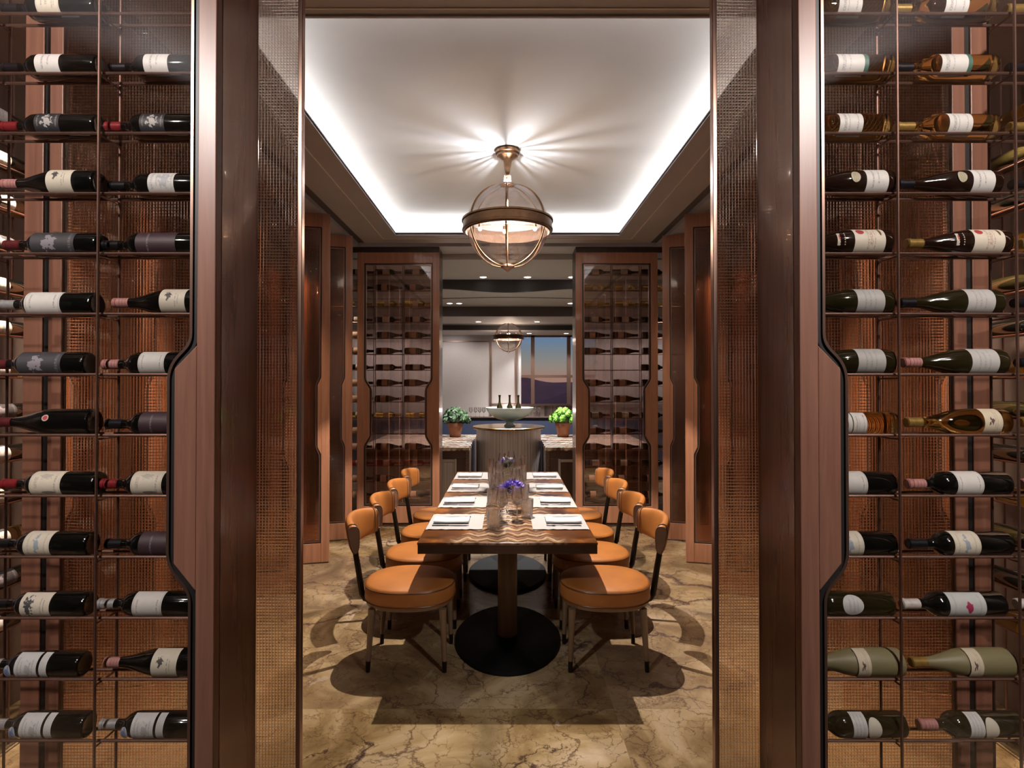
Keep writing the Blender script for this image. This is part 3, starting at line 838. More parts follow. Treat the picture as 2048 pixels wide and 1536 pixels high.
# kind: shape, glass, capsule, main labels [(material, x0, x1, phi deg, half deg, oval)], stamp on capsule
KINDS = {
 'bord_cream':   ('bord', 'glass_black', 'cap_black', [('cream', -.022, .048, 20, 78, 0)], 'dark bottle with cream label'),
 'bord_white':   ('bord', 'glass_black', 'cap_black', [('white', -.028, .045, 15, 78, 0)], 'dark bottle with white label'),
 'lion':         ('bord', 'glass_black', 'cap_red', [('lion', -.026, .048, 8, 60, 0)], 'black bottle with white animal crest'),
 'burg_hand':    ('burg', 'glass_black', 'cap_pink', [('hand', .012, .088, 10, 80, 0)], 'sloping dark bottle with handprint label'),
 'sketch':       ('bord', 'glass_black', 'cap_black', [('sketch', -.012, .066, 15, 80, 0)], 'dark bottle with grey sketch label'),
 'signature':    ('bord', 'glass_black', 'cap_maroon', [('signature', -.046, .085, 5, 78, 0)], 'black bottle with signed charcoal label'),
 'dusk':         ('bord', 'glass_black', 'cap_black', [('dusk', -.030, .09, 5, 78, 0)], 'black bottle with dusky plum label'),
 'big_white':    ('bord', 'glass_black', 'cap_silver', [('plain_white', -.046, .060, 12, 84, 0)], 'dark bottle with wide blank white label'),
 'bord_pink':    ('bord', 'glass_black', 'cap_pink', [('plain_white', -.022, .056, 12, 84, 0)], 'dark bottle with white label, pink capsule'),
 'burg_emblem':  ('burg', 'glass_black', 'cap_maroon', [('red_emblem', .016, .036, 22, 14, 1)], 'sloping black bottle with small red emblem'),
 'chateau':      ('bord', 'glass_black', 'cap_red', [('chateau', -.040, .052, 14, 82, 0)], 'red capped bottle with cream chateau label'),
 'blue_crest':   ('bord', 'glass_black', 'cap_black', [('blue_crest', -.034, .044, 14, 82, 0)], 'dark bottle, cream label with blue crest'),
 'palm':         ('bord', 'glass_black', 'cap_black', [('palm', -.038, .050, 8, 70, 0)], 'dark bottle, cream label with black palm'),
 'silver_white': ('bord', 'glass_black', 'cap_silver', [('plain_white', -.026, .062, 8, 78, 0)], 'silver capped dark bottle with white label'),
 'estate':       ('bord', 'glass_black', 'cap_silver', [('estate', -.036, .030, 8, 74, 0), ('strip', .038, .060, 8, 74, 0), ('seal_blue', -.066, -.046, -10, 30, 1)], 'bottle with split white label and seal'),
 'amber_vine':   ('bord', 'glass_amber', 'cap_gold', [('vine', -.012, .058, 10, 80, 0)], 'golden white wine bottle, plain label'),
 'amber_green':  ('bord', 'glass_amber', 'cap_black', [('green_band', -.030, .062, 14, 80, 0)], 'golden bottle, white label with green band'),
 'amber_small':  ('bord', 'glass_amber', 'cap_gold', [('vine', .006, .046, 6, 62, 0), ('green_band', -.010, .004, 6, 62, 0)], 'amber bottle with small white label'),
 'gold_burg':    ('burg', 'glass_gold', 'cap_gold', [('berry', .058, .112, 8, 72, 0)], 'gold tinted sloping bottle, cream label'),
 'seal_burg':    ('burg', 'glass_brown', 'cap_black', [('white', .052, .118, 14, 80, 0), ('seal_gold', .006, .034, 16, 26, 1)], 'brown sloping bottle with gold seal'),
 'shield_burg':  ('burg', 'glass_brown', 'cap_gold', [('red_dots', .026, .118, 12, 80, 0)], 'brown bottle, cream label with red dots'),
 'grey_burg':    ('burg', 'glass_olive', 'cap_black', [('grey', .030, .112, 12, 82, 0)], 'olive sloping bottle with grey label'),
 'grey_pink':    ('burg', 'glass_olive', 'cap_pink', [('grey', .030, .112, 12, 82, 0)], 'olive bottle, grey label, pink capsule'),
 'oval':         ('bord', 'glass_olive', 'cap_white', [('oval_text', -.012, .050, 14, 48, 1)], 'olive dark bottle with oval white label'),
 'red_blot':     ('bord', 'glass_black', 'cap_white', [('red_blot', -.028, .080, 8, 70, 0)], 'dark bottle, white label with red blot'),
 'frosted':      ('burg', 'glass_frosted', 'cap_gold', [('berry', .002, .040, 8, 82, 0)], 'frosted pale green bottle with cream label'),
 'two_labels':   ('bord', 'glass_olive', 'cap_pink', [('strip', -.018, .024, 8, 80, 0), ('oval_cream', .026, .066, 6, 52, 1)], 'dark bottle with strip and oval labels'),
 'far_dark':     ('burg', 'glass_brown', 'cap_black', [('far_tan', .020, .085, 6, 70, 0)], 'dark bottle with tan label'),
 'far_black':    ('bord', 'glass_black', 'cap_maroon', [('far_cream', -.02, .060, 6, 70, 0)], 'black bottle with cream label'),
 'far_amber':    ('bord', 'glass_gold', 'cap_gold', [('far_cream', -.01, .050, 6, 70, 0)], 'amber bottle with cream label'),
 'far_rose':     ('bord', 'glass_rose', 'cap_red', [('far_tan', .0, .05, 6, 60, 0)], 'red wine coloured clear bottle'),
}
PROTO = {}
MESH = {}
def make_bottle(kind):
    shape, glass, cap, labels, desc = KINDS[kind]
    prof, R = SHAPES[shape]
    far = kind.startswith('far_')
    root = bpy.data.objects.new('wine_bottle', None); COL.objects.link(root)
    root['category'] = 'bottle'
    key = (shape, glass, far)
    def part(nm, bm, m, sm=35):
        return obj(nm, bm, m, root, smooth=sm, abs_=False)
    bm = bmesh.new(); lathe(bm, prof, 16 if far else 32, 'X', (0, 0, R)); part('glass_body', bm, glass)
    bm = bmesh.new()
    lathe(bm, [(.0150, -.098), (.0146, -.138), (.0160, -.1395), (.0160, -.1485), (.0125, -.1512), (0, -.1512)], 12 if far else 20, 'X', (0, 0, R))
    cp = part('capsule', bm, cap)
    if not far and cap in ('cap_pink', 'cap_red', 'cap_maroon'):
        bm = bmesh.new()
        label_patch(bm, .0152, -.136, -.100, math.radians(5), math.radians(60))
        bmesh.ops.translate(bm, verts=bm.verts[:], vec=(0, 0, R - .0152))
        st = obj('stamp', bm, 'label_cap_stamp' if cap == 'cap_pink' else cap, cp, abs_=False, smooth=True)
    for lm, x0, x1, phi, half, ov in labels:
        bm = bmesh.new(); label_patch(bm, R, x0, x1, math.radians(phi), math.radians(half), bool(ov), na=8 if far else 14)
        part('seal' if lm.startswith('seal') or lm == 'red_emblem' else 'paper_label', bm, 'label_' + lm, 60)
    if kind == 'shield_burg':
        bm = bmesh.new(); label_patch(bm, .0375, -.022, .000, math.radians(12), math.radians(34), False, .0335)
        bmesh.ops.translate(bm, verts=bm.verts[:], vec=(0, 0, .0412 - .0375)); part('neck_label', bm, 'label_shield', 60)
    return root
def bottle(kind, loc, rotz, label, group):
    far = kind.startswith('far_')
    if KINDS[kind][0] == 'burg': loc = (loc[0], loc[1], loc[2] + .0018)
    if kind not in PROTO:
        o = PROTO[kind] = make_bottle(kind)
        o.location = loc; o.rotation_euler = (0, 0, rotz)
    else:
        o = dup(PROTO[kind], loc, rotz)
    if far: o.scale = (-1, 1, 1)
    tag(o, label, 'bottle', group)
    return o

ORD = ['top', 'second', 'third', 'fourth', 'fifth', 'sixth', 'seventh', 'eighth', 'ninth', 'tenth', 'eleventh', 'twelfth', 'thirteenth', 'fourteenth', 'lowest']
LEFT = [('bord_cream', None), ('bord_white', 'bord_white'), ('lion', 'lion'), ('burg_hand', 'sketch'), ('signature', 'dusk'), ('big_white', 'burg_hand'),
        ('signature', 'bord_pink'), ('burg_emblem', 'dusk'), ('chateau', 'chateau'), ('blue_crest', 'dusk'), ('palm', 'silver_white'), ('estate', 'burg_hand'), ('estate', 'estate')]
# px of each visible bottle's base end (left column) and capsule tip (inner column), from the photograph's shelves
L_END = [197, 200, 199, 200, 206, 196, 182, 193, 205, 190, 187, 176, 186]
L_TIP = [0, 218, 210, 218, 206, 228, 208, 215, 207, 216, 202, 216, 208]
for k, (a, b) in enumerate(LEFT):
    z = near_z[k] - .0058
    if a:
        x = (L_END[k] - 1015) * 1.73 / F
        bottle(a, (x - .15, 1.7285, z), 0, '%s, %s shelf, outer column, near left cabinet' % (KINDS[a][4], ORD[k]), 'bottles in the near left cabinet')
    if b:
        x = (L_TIP[k] - 1015) * 1.73 / F
        bottle(b, (x + .15, 1.7285, z), 0, '%s, %s shelf, inner column, near left cabinet' % (KINDS[b][4], ORD[k]), 'bottles in the near left cabinet')
RIGHT = [('amber_vine',) * 3, ('amber_green',) * 3, ('amber_vine',) * 3, ('seal_burg',) * 3, ('shield_burg',) * 3, ('grey_burg',) * 3, ('grey_pink', 'grey_pink', 'grey_burg'),
         ('amber_small', 'gold_burg', 'gold_burg'), ('bord_pink',) * 3, ('blue_crest',) * 3, ('oval', 'red_blot', 'red_blot'), ('frosted',) * 3, ('two_labels',) * 3, ('bord_white', 'bord_white', None)]
R_END = [1772, 1784, 1766, 1783, 1776, 1778, 1779, 1786, 1780, 1780, 1770, 1794, 1798, 1800]
R_END2 = [1985, 1988, 1990, 1992, 2010, 1994, 2001, 2006, 2007, 2008, 1994, 2012, 2026, 2030]
for k, row in enumerate(RIGHT):
    z = near_z[k] - .0058
    for j, kd in enumerate(row):
        if not kd: continue
        e = R_END[k] if j == 0 else R_END2[k] if j == 1 else R_END2[k] + 228
        x = max((e - 1015) * 1.73 / F, 1.163)
        bottle(kd, (x - .15, 1.7285, z), 0, '%s, %s shelf, %s column, near right cabinet' % (KINDS[kd][4], ORD[k], ('inner', 'middle', 'outer')[j]), 'bottles in the near right cabinet')
# side rack bottles, necks towards the entrance
for s, side in ((-1, 'left'), (1, 'right')):
    for k in range(13):
        kd = ['bord_white', 'signature', 'amber_vine', 'blue_crest'][(k * 3 + (s > 0)) % 4] if s < 0 else ['amber_vine', 'grey_burg', 'bord_white'][k % 3]
        bottle(kd, (s * 2.2, 2.40 + .01 * (k % 3), near_z[k] - .0058), PI / 2, 'bottle pointing at the entrance, %s shelf of %s side wall rack' % (ORD[k], side), 'bottles in the side wall racks')
# far cabinets: three columns, necks to the right
for s, side in ((-1, 'left'), (1, 'right')):
    for j, z in enumerate(far_z):
        for c in range(3):
            xc = (1.03, 1.37, 1.70)[c] * s
            kd = 'far_dark' if (j % 3) else 'far_black'
            if s < 0 and j in (2, 9): kd = 'far_amber'
            if s < 0 and j in (12,): kd = 'far_rose'
            if s > 0 and j in (1, 2): kd = 'far_amber'
            if s < 0 and j == 10 and c < 2: continue
            if s > 0 and j == 6 and c < 2: continue
            bottle(kd, (xc + random.uniform(-.012, .012), 6.5285, z - .0058), 0,
                   '%s, %s shelf, %s column, far %s cabinet' % (KINDS[kd][4], ORD[j], ('bar-side', 'middle', 'wall-side')[c], side), 'bottles in the far %s cabinet' % side)

# ------------------------------------------------------------------ dining table
TBX, TB0, TB1, TBZ = .49, 3.07, 5.55, .76
t = thing('dining_table', (0, 4.3, 0), 'long onyx topped dining table on two black oval bases', 'table')
bm = bmesh.new(); box(bm, -TBX, TBX, TB0, TB1, TBZ - .012, TBZ); obj('stone_top', bm, 'onyx', t, bevel=.002)
bm = bmesh.new(); box(bm, -TBX + .002, TBX - .002, TB0 + .002, TB1 - .002, TBZ - .062, TBZ - .0125); obj('table_edge', bm, 'table_edge', t, bevel=.003)
for yc in (3.62, 4.86):
    bm = bmesh.new(); lathe(bm, [(.056, .024), (.062, .030), (.062, TBZ - .063)], 32, 'Z', (0, yc, 0)); obj('column', bm, 'wood_leg', t, smooth=True)
    bm = bmesh.new(); lathe(bm, [(0, .001), (.325, .001), (.33, .006), (.33, .017), (.322, .023), (0, .025)], 64, 'Z', (0, yc, 0), sx=1, sy=1.46); obj('base_plate', bm, 'black_metal', t, smooth=30)

# ------------------------------------------------------------------ chairs (built facing +x, at origin)
def make_chair():
    r = bpy.data.objects.new('dining_chair', None); COL.objects.link(r)
    ax, ay = .262, .238
    def part(nm, bm, m, sm=40, bev=0, par=None): return obj(nm, bm, m, par or r, smooth=sm, abs_=False, bevel=bev)
    def sup(a, k=1.0, e=2.35):     # rounded-square outline
        c, s_ = math.cos(a), math.sin(a)
        return (ax * k * math.copysign(abs(c) ** (2 / e), c), ay * k * math.copysign(abs(s_) ** (2 / e), s_))
    def loft(bm, prof, n=56):
        rings = []
        for k, z in prof:
            if k == 0: rings.append([bm.verts.new((0, 0, z))])
            else: rings.append([bm.verts.new((*sup(2 * PI * i / n, k), z)) for i in range(n)])
        for A, B in zip(rings, rings[1:]):
            for i in range(n):
                j = (i + 1) % n
                if len(A) == 1: bm.faces.new((A[0], B[i], B[j]))
                elif len(B) == 1: bm.faces.new((A[i], A[j], B[0]))
                else: bm.faces.new((A[i], A[j], B[j], B[i]))
    bm = bmesh.new(); loft(bm, [(.99, .372), (1.0, .380), (1.0, .455), (.985, .466), (.93, .474), (.75, .482), (.45, .487), (0, .489)])
    seat = part('seat', bm, 'leather', 60)
    for z, k in ((.459, 1.004), (.382, 1.004)):
        bm = bmesh.new(); pts = [(*sup(2 * PI * i / 56, k), z) for i in range(57)]
        tube(bm, pts, .0035, 6, cap=False); part('piping', bm, 'piping', par=seat)
    bm = bmesh.new(); loft(bm, [(0, .350), (.90, .350), (.965, .356), (.975, .371), (0, .3715)])
    part('seat_frame', bm, 'wood_leg', 30)
    for lx, ly in ((-.19, -.165), (-.19, .165), (.21, -.165), (.21, .165)):
        ox, oy = (-.020 if lx < 0 else .012), (.010 if ly > 0 else -.010)
        bm = bmesh.new(); tube(bm, [(lx, ly, .352), (lx + ox * .4, ly + oy * .4, .22), (lx + ox * .9, ly + oy * .9, .062)], .0215, 10, .0135)
        leg = part('leg', bm, 'wood_leg')
        bm = bmesh.new(); tube(bm, [(lx + ox * .9, ly + oy * .9, .063), (lx + ox, ly + oy, .001)], .0140, 10, .0125)
        part('ferrule', bm, 'dark_metal', par=leg)
    # bent spine under the seat and up behind it
    bm = bmesh.new()
    sp = [(-.15, 0, .340), (-.235, 0, .338), (-.272, 0, .348), (-.290, 0, .375), (-.300, 0, .44), (-.312, 0, .52), (-.326, 0, .60), (-.338, 0, .68)]
    tube(bm, sp, .0155, 10, .0135, flat=1.25); part('back_support', bm, 'dark_metal')
    # curved back pad: arc in plan, rounded section
    bm = bmesh.new(); n = 28; rings = []
    half = .235
    for i in range(n + 1):
        u = -1 + 2 * i / n
        y = u * half
        x = -.345 + .075 * (u * u) ** 1.1
        hh = .094 - .016 * u * u
        if abs(u) > .93: hh *= 1 - ((abs(u) - .93) / .07) ** 2 * .10
        th = .044 + .022 * u * u
        zc = .757 + .006 * (1 - u * u)
        tang = math.atan2(2 * .075 * u, half)
        ring = []
        for q in range(20):
            a = 2 * PI * q / 20
            cx, cz = math.cos(a), math.sin(a)
            pz = math.copysign(abs(cz) ** .62, cz) * hh
            px = math.copysign(abs(cx) ** .75, cx) * th * .5 * (.80 + .28 * pz / hh)
            lean = -.10 * pz
            ring.append(bm.verts.new((x + px * math.cos(tang) + lean, y - px * math.sin(tang), zc + pz)))
        rings.append(ring)
    for A, B in zip(rings, rings[1:]):
        for q in range(20): bm.faces.new((A[q], A[(q + 1) % 20], B[(q + 1) % 20], B[q]))
    bm.faces.new(rings[0]); bm.faces.new(rings[-1])
    ends = [[v.co.copy() for v in rings[0]], [v.co.copy() for v in rings[-1]], [v.co.copy() for v in rings[1]], [v.co.copy() for v in rings[-2]]]
    pad = part('backrest', bm, 'leather', 50)
    pad.data.materials.append(M['leather_dark'])
    for p in pad.data.polygons:
        if len(p.vertices) > 4: p.material_index = 1
    for e in ends:
        bm = bmesh.new(); c = sum(e, Vector()) / len(e)
        tube(bm, [c + (p - c) * 1.03 for p in e + e[:1]], .0032, 6, cap=False); part('piping', bm, 'leather_dark', par=pad)
    return r
ch = make_chair()
CY = [3.37, 3.93, 4.49, 5.06]
first = True
for s, side in ((-1, 'left'), (1, 'right')):
    for i, y in enumerate(CY):
        o = ch if first else dup(ch, (0, 0, 0)); first = False
        o.location = (s * .575, y, 0)
        o.rotation_euler = (0, 0, (0 if s < 0 else PI) + math.radians(random.uniform(-1.5, 1.5)))
        tag(o, 'tan leather dining chair on %s side of table, %s' % (side, ('closest to entrance', 'second from entrance', 'third from entrance', 'closest to bar')[i]), 'chair', 'tan leather chairs around the table')

# ------------------------------------------------------------------ table setting
MY = [3.53, 4.12, 4.69, 5.28]
PLACE = ('closest to entrance', 'second from entrance', 'third from entrance', 'at the bar end')
def wavy_mat():
    bm = bmesh.new(); nx, ny = 14, 14; V = []
    for i in range(nx + 1):
        row = []
        for j in range(ny + 1):
            u, v = i / nx - .5, j / ny - .5
            e = max(0, abs(v) - .42) * .05 * math.sin(i * 1.9)
            row.append(bm.verts.new((u * .335, v * .385 + e * .5, .0025 + abs(e) * .8)))
        V.append(row)
    for i in range(nx):
        for j in range(ny): bm.faces.new((V[i][j], V[i + 1][j], V[i + 1][j + 1], V[i][j + 1]))
    r = bmesh.ops.extrude_face_region(bm, geom=bm.faces[:])
    bmesh.ops.translate(bm, verts=[v for v in r['geom'] if isinstance(v, bmesh.types.BMVert)], vec=(0, 0, -.0018))
    return bm
def napkin_bm():
    bm = bmesh.new(); rings = []
    for i in range(13):
        u = -1 + 2 * i / 12; ring = []
        k = 1 - .06 * abs(u) ** 4
        for q in range(16):
            a = 2 * PI * q / 16; c, s_ = math.cos(a), math.sin(a)
            ring.append(bm.verts.new((u * .108, math.copysign(abs(c) ** .5, c) * .060 * k + .002 * math.sin(i), .010 + math.copysign(abs(s_) ** .7, s_) * .0085 + (.0035 * u * u if s_ > 0 else 0))))
        rings.append(ring)
    for A, B in zip(rings, rings[1:]):
        for q in range(16): bm.faces.new((A[q], A[(q + 1) % 16], B[(q + 1) % 16], B[q]))
    bm.faces.new(rings[0]); bm.faces.new(rings[-1])
    for z, y in ((.0125, -.0595), (.0085, -.0600)):
        tube(bm, [(-.104, y, z), (.104, y, z)], .0016, 5)
    return bm
def knife_bm():
    bm = bmesh.new()
    tube(bm, [(-.110, 0, .0045), (-.06, 0, .005), (-.01, 0, .0045)], .0055, 8, .0045, flat=.7)
    P = [(-.01, -.004), (.02, -.008), (.08, -.009), (.105, -.003), (.112, .005), (.02, .005), (-.01, .004)]
    a = [bm.verts.new((x, y, .0035)) for x, y in P]; b = [bm.verts.new((x, y, .0048)) for x, y in P]
    bm.faces.new(a); bm.faces.new(b)
    for i in range(7): bm.faces.new((a[i], a[(i + 1) % 7], b[(i + 1) % 7], b[i]))
    return bm
def fork_bm():
    bm = bmesh.new()
    tube(bm, [(-.100, 0, .0045), (-.04, 0, .0042), (.03, 0, .0065), (.055, 0, .005)], .0048, 8, .0028, flat=.6)
    P = [(.052, -.003), (.062, -.011), (.075, -.011), (.075, .011), (.062, .011), (.052, .003)]
    a = [bm.verts.new((x, y, .004)) for x, y in P]; b = [bm.verts.new((x, y, .0055)) for x, y in P]
    bm.faces.new(a); bm.faces.new(b)
    for i in range(6): bm.faces.new((a[i], a[(i + 1) % 6], b[(i + 1) % 6], b[i]))
    for y in (-.0095, -.0032, .0032, .0095): tube(bm, [(.074, y, .0047), (.095, y, .003), (.110, y, .006)], .0016, 5)
    return bm
ms = {'table_mat': obj('table_mat', wavy_mat(), 'mat_cloth', smooth=60), 'napkin': obj('napkin', napkin_bm(), 'linen', smooth=60),
      'table_knife': obj('table_knife', knife_bm(), 'steel', smooth=50), 'table_fork': obj('table_fork', fork_bm(), 'steel', smooth=50)}
used = set()
def put(nm, loc, rot, label, cat, group):
    o = ms[nm]
    if nm in used: o = o.copy(); COL.objects.link(o)
    used.add(nm)
    o.location = loc; o.rotation_euler = (0, 0, rot)
    return tag(o, label, cat, group)
for s, side in ((-1, 'left'), (1, 'right')):
    for i, y in enumerate(MY):
        w = '%s side of table, %s' % (side, PLACE[i])
        rz = 0 if s < 0 else PI          # guest on the left faces +x: knife towards the entrance
        put('table_mat', (s * .317, y, TBZ + .0005), rz, 'pale cloth place mat, ' + w, 'place mat', 'place mats on the table')
        put('napkin', (s * .345, y + random.uniform(-.008, .008), TBZ + .004), rz + random.uniform(-.04, .04), 'folded white napkin, ' + w, 'napkin', 'napkins on the place mats')
        put('table_knife', (s * .345, y - (-s) * .108, TBZ + .002), rz, 'steel table knife, ' + w, 'knife', 'knives on the place mats')
        put('table_fork', (s * .345, y + (-s) * .108, TBZ + .002), rz, 'steel table fork, ' + w, 'fork', 'forks on the place mats')

def tumbler_bm():
    bm = bmesh.new(); n = 40
    def ring(r, z, fl): return [bm.verts.new(((r + (fl * .0016 * math.cos(20 * 2 * PI * i / n * 1.0))) * math.cos(2 * PI * i / n), (r + fl * .0016 * math.cos(20 * 2 * PI * i / n)) * math.sin(2 * PI * i / n), z)) for i in range(n)]
    R = [ring(.030, 0, 0), ring(.034, .002, 1), ring(.037, .03, 1), ring(.041, .098, 1), ring(.0425, .118, 0), ring(.0405, .118, 0), ring(.0385, .09, 0), ring(.0345, .03, 0), ring(.030, .016, 0)]
    for A, B in zip(R, R[1:]):
        for i in range(n): bm.faces.new((A[i], A[(i + 1) % n], B[(i + 1) % n], B[i]))
    bm.faces.new(R[0][::-1]); bm.faces.new(R[-1])
    return bm
WINE = [(0, 0), (.034, 0), (.035, .0015), (.012, .005), (.0042, .012), (.0036, .05), (.0038, .088), (.010, .094), (.026, .108), (.038, .132), (.0395, .155), (.034, .19), (.030, .212), (.0292, .212), (.033, .19), (.0385, .155), (.037, .132), (.025, .109), (.008, .097), (0, .096)]
FLUTE = [(0, 0), (.030, 0), (.031, .0015), (.010, .005), (.0038, .012), (.0035, .085), (.009, .095), (.018, .13), (.022, .18), (.024, .225), (.0232, .225), (.0212, .18), (.017, .13), (.006, .098), (0, .097)]
bm = bmesh.new(); lathe(bm, WINE, 28); wine0 = bm
ms['tumbler'] = obj('tumbler', tumbler_bm(), 'crystal', smooth=50)
ms['wine_glass'] = obj('wine_glass', wine0, 'crystal', smooth=50)
bm = bmesh.new(); lathe(bm, FLUTE, 24); ms['champagne_flute'] = obj('champagne_flute', bm, 'crystal', smooth=50)
tz = TBZ + .0006
T1 = [(-.085, 3.37, 'closest to entrance on left'), (.125, 3.66, 'closest to entrance on right'), (-.105, 4.00, 'second from entrance on left'), (.12, 4.20, 'second from entrance on right'), (-.11, 4.58, 'third from entrance on left'), (.12, 4.78, 'third from entrance on right'), (-.11, 5.14, 'at bar end on left'), (.11, 5.34, 'at bar end on right')]
for x, y, w in T1: put('tumbler', (x, y, tz), y * 3, 'ribbed cut glass tumbler, ' + w + ' of centre', 'tumbler', 'tumblers along the table')
W1 = [(-.035, 3.52, 'closest to entrance on left'), (.060, 3.56, 'closest to entrance on right'), (-.06, 4.16, 'second from entrance on left'), (.065, 4.32, 'second from entrance on right'), (-.07, 4.74, 'third from entrance on left'), (.092, 4.93, 'third from entrance on right'), (-.05, 5.30, 'at bar end on left'), (.035, 5.46, 'at bar end on right')]
for x, y, w in W1: put('wine_glass', (x, y, tz), 0, 'clear stemmed wine glass, ' + w + ' of centre', 'wine glass', 'wine glasses along the table')
F1 = [(-.135, 4.80, 'left of the far flowers'), (.135, 5.02, 'right of the far flowers'), (-.13, 4.33, 'left of centre, midway along table'), (.13, 4.46, 'right of centre, midway along table')]
for x, y, w in F1: put('champagne_flute', (x, y, tz), 0, 'slim champagne flute, ' + w, 'champagne flute', 'flutes along the table')

def vase(x, y, label, pale):
    r = thing('flower_vase', (x, y, TBZ), label, 'vase')
    bm = bmesh.new()
    box(bm, x - .040, x + .040, y - .040, y + .040, TBZ + .0005, TBZ + .125); obj('glass_block', bm, 'crystal', r, bevel=.004)
    rnd = random.Random(int(y * 100))
    bs, bl, bp, bq = bmesh.new(), bmesh.new(), bmesh.new(), bmesh.new()
    for i in range(26):
        a = rnd.uniform(0, 2 * PI); q = rnd.uniform(.1, 1)
        h = TBZ + .150 + .05 * (1 - q) + rnd.uniform(-.01, .012)
        tip = Vector((x + math.cos(a) * .090 * q, y + math.sin(a) * .085 * q, h))
        tube(bs, [(x + math.cos(a) * .015, y + math.sin(a) * .015, TBZ + .127), tip], .0016, 4)
        tgt = bq if (pale and (rnd.random() < .3 or q < .45)) else bp
        for k in range(11):
            d = Vector((rnd.uniform(-1, 1), rnd.uniform(-1, 1), rnd.uniform(.0, 1.1))).normalized()
            e = tip + d * rnd.uniform(.022, .038)
            sd = d.cross(Vector((0, 0, 1))).normalized() * .0062
            mid = tip + (e - tip) * .6
            f = tgt.faces.new([tgt.verts.new(p) for p in (tip, mid + sd, e, mid - sd)])
    for i in range(30):
        a = rnd.uniform(0, 2 * PI); q = rnd.uniform(.2, 1)
        p = Vector((x + math.cos(a) * .055 * q, y + math.sin(a) * .055 * q, TBZ + .128 + rnd.uniform(0, .03)))
        d = Vector((math.cos(a), math.sin(a), rnd.uniform(-.2, .6))).normalized() * .035
        sd = d.cross(Vector((0, 0, 1))).normalized() * .008
        bl.faces.new([bl.verts.new(v) for v in (p, p + d * .5 + sd, p + d, p + d * .5 - sd)])
    obj('stems', bs, 'stem', r); tag(obj('leaves', bl, 'leaf_deep', r), kind='stuff')
    tag(obj('blossoms', bp, 'petal', r), kind='stuff')
    if pale: tag(obj('pale_blossoms', bq, 'petal_pale', r), kind='stuff')
    else: bq.free()
vase(.030, 3.83, 'square glass vase of deep violet flowers nearer the entrance', False)
vase(.000, 4.98, 'square glass vase of lilac and white flowers nearer the bar', True)

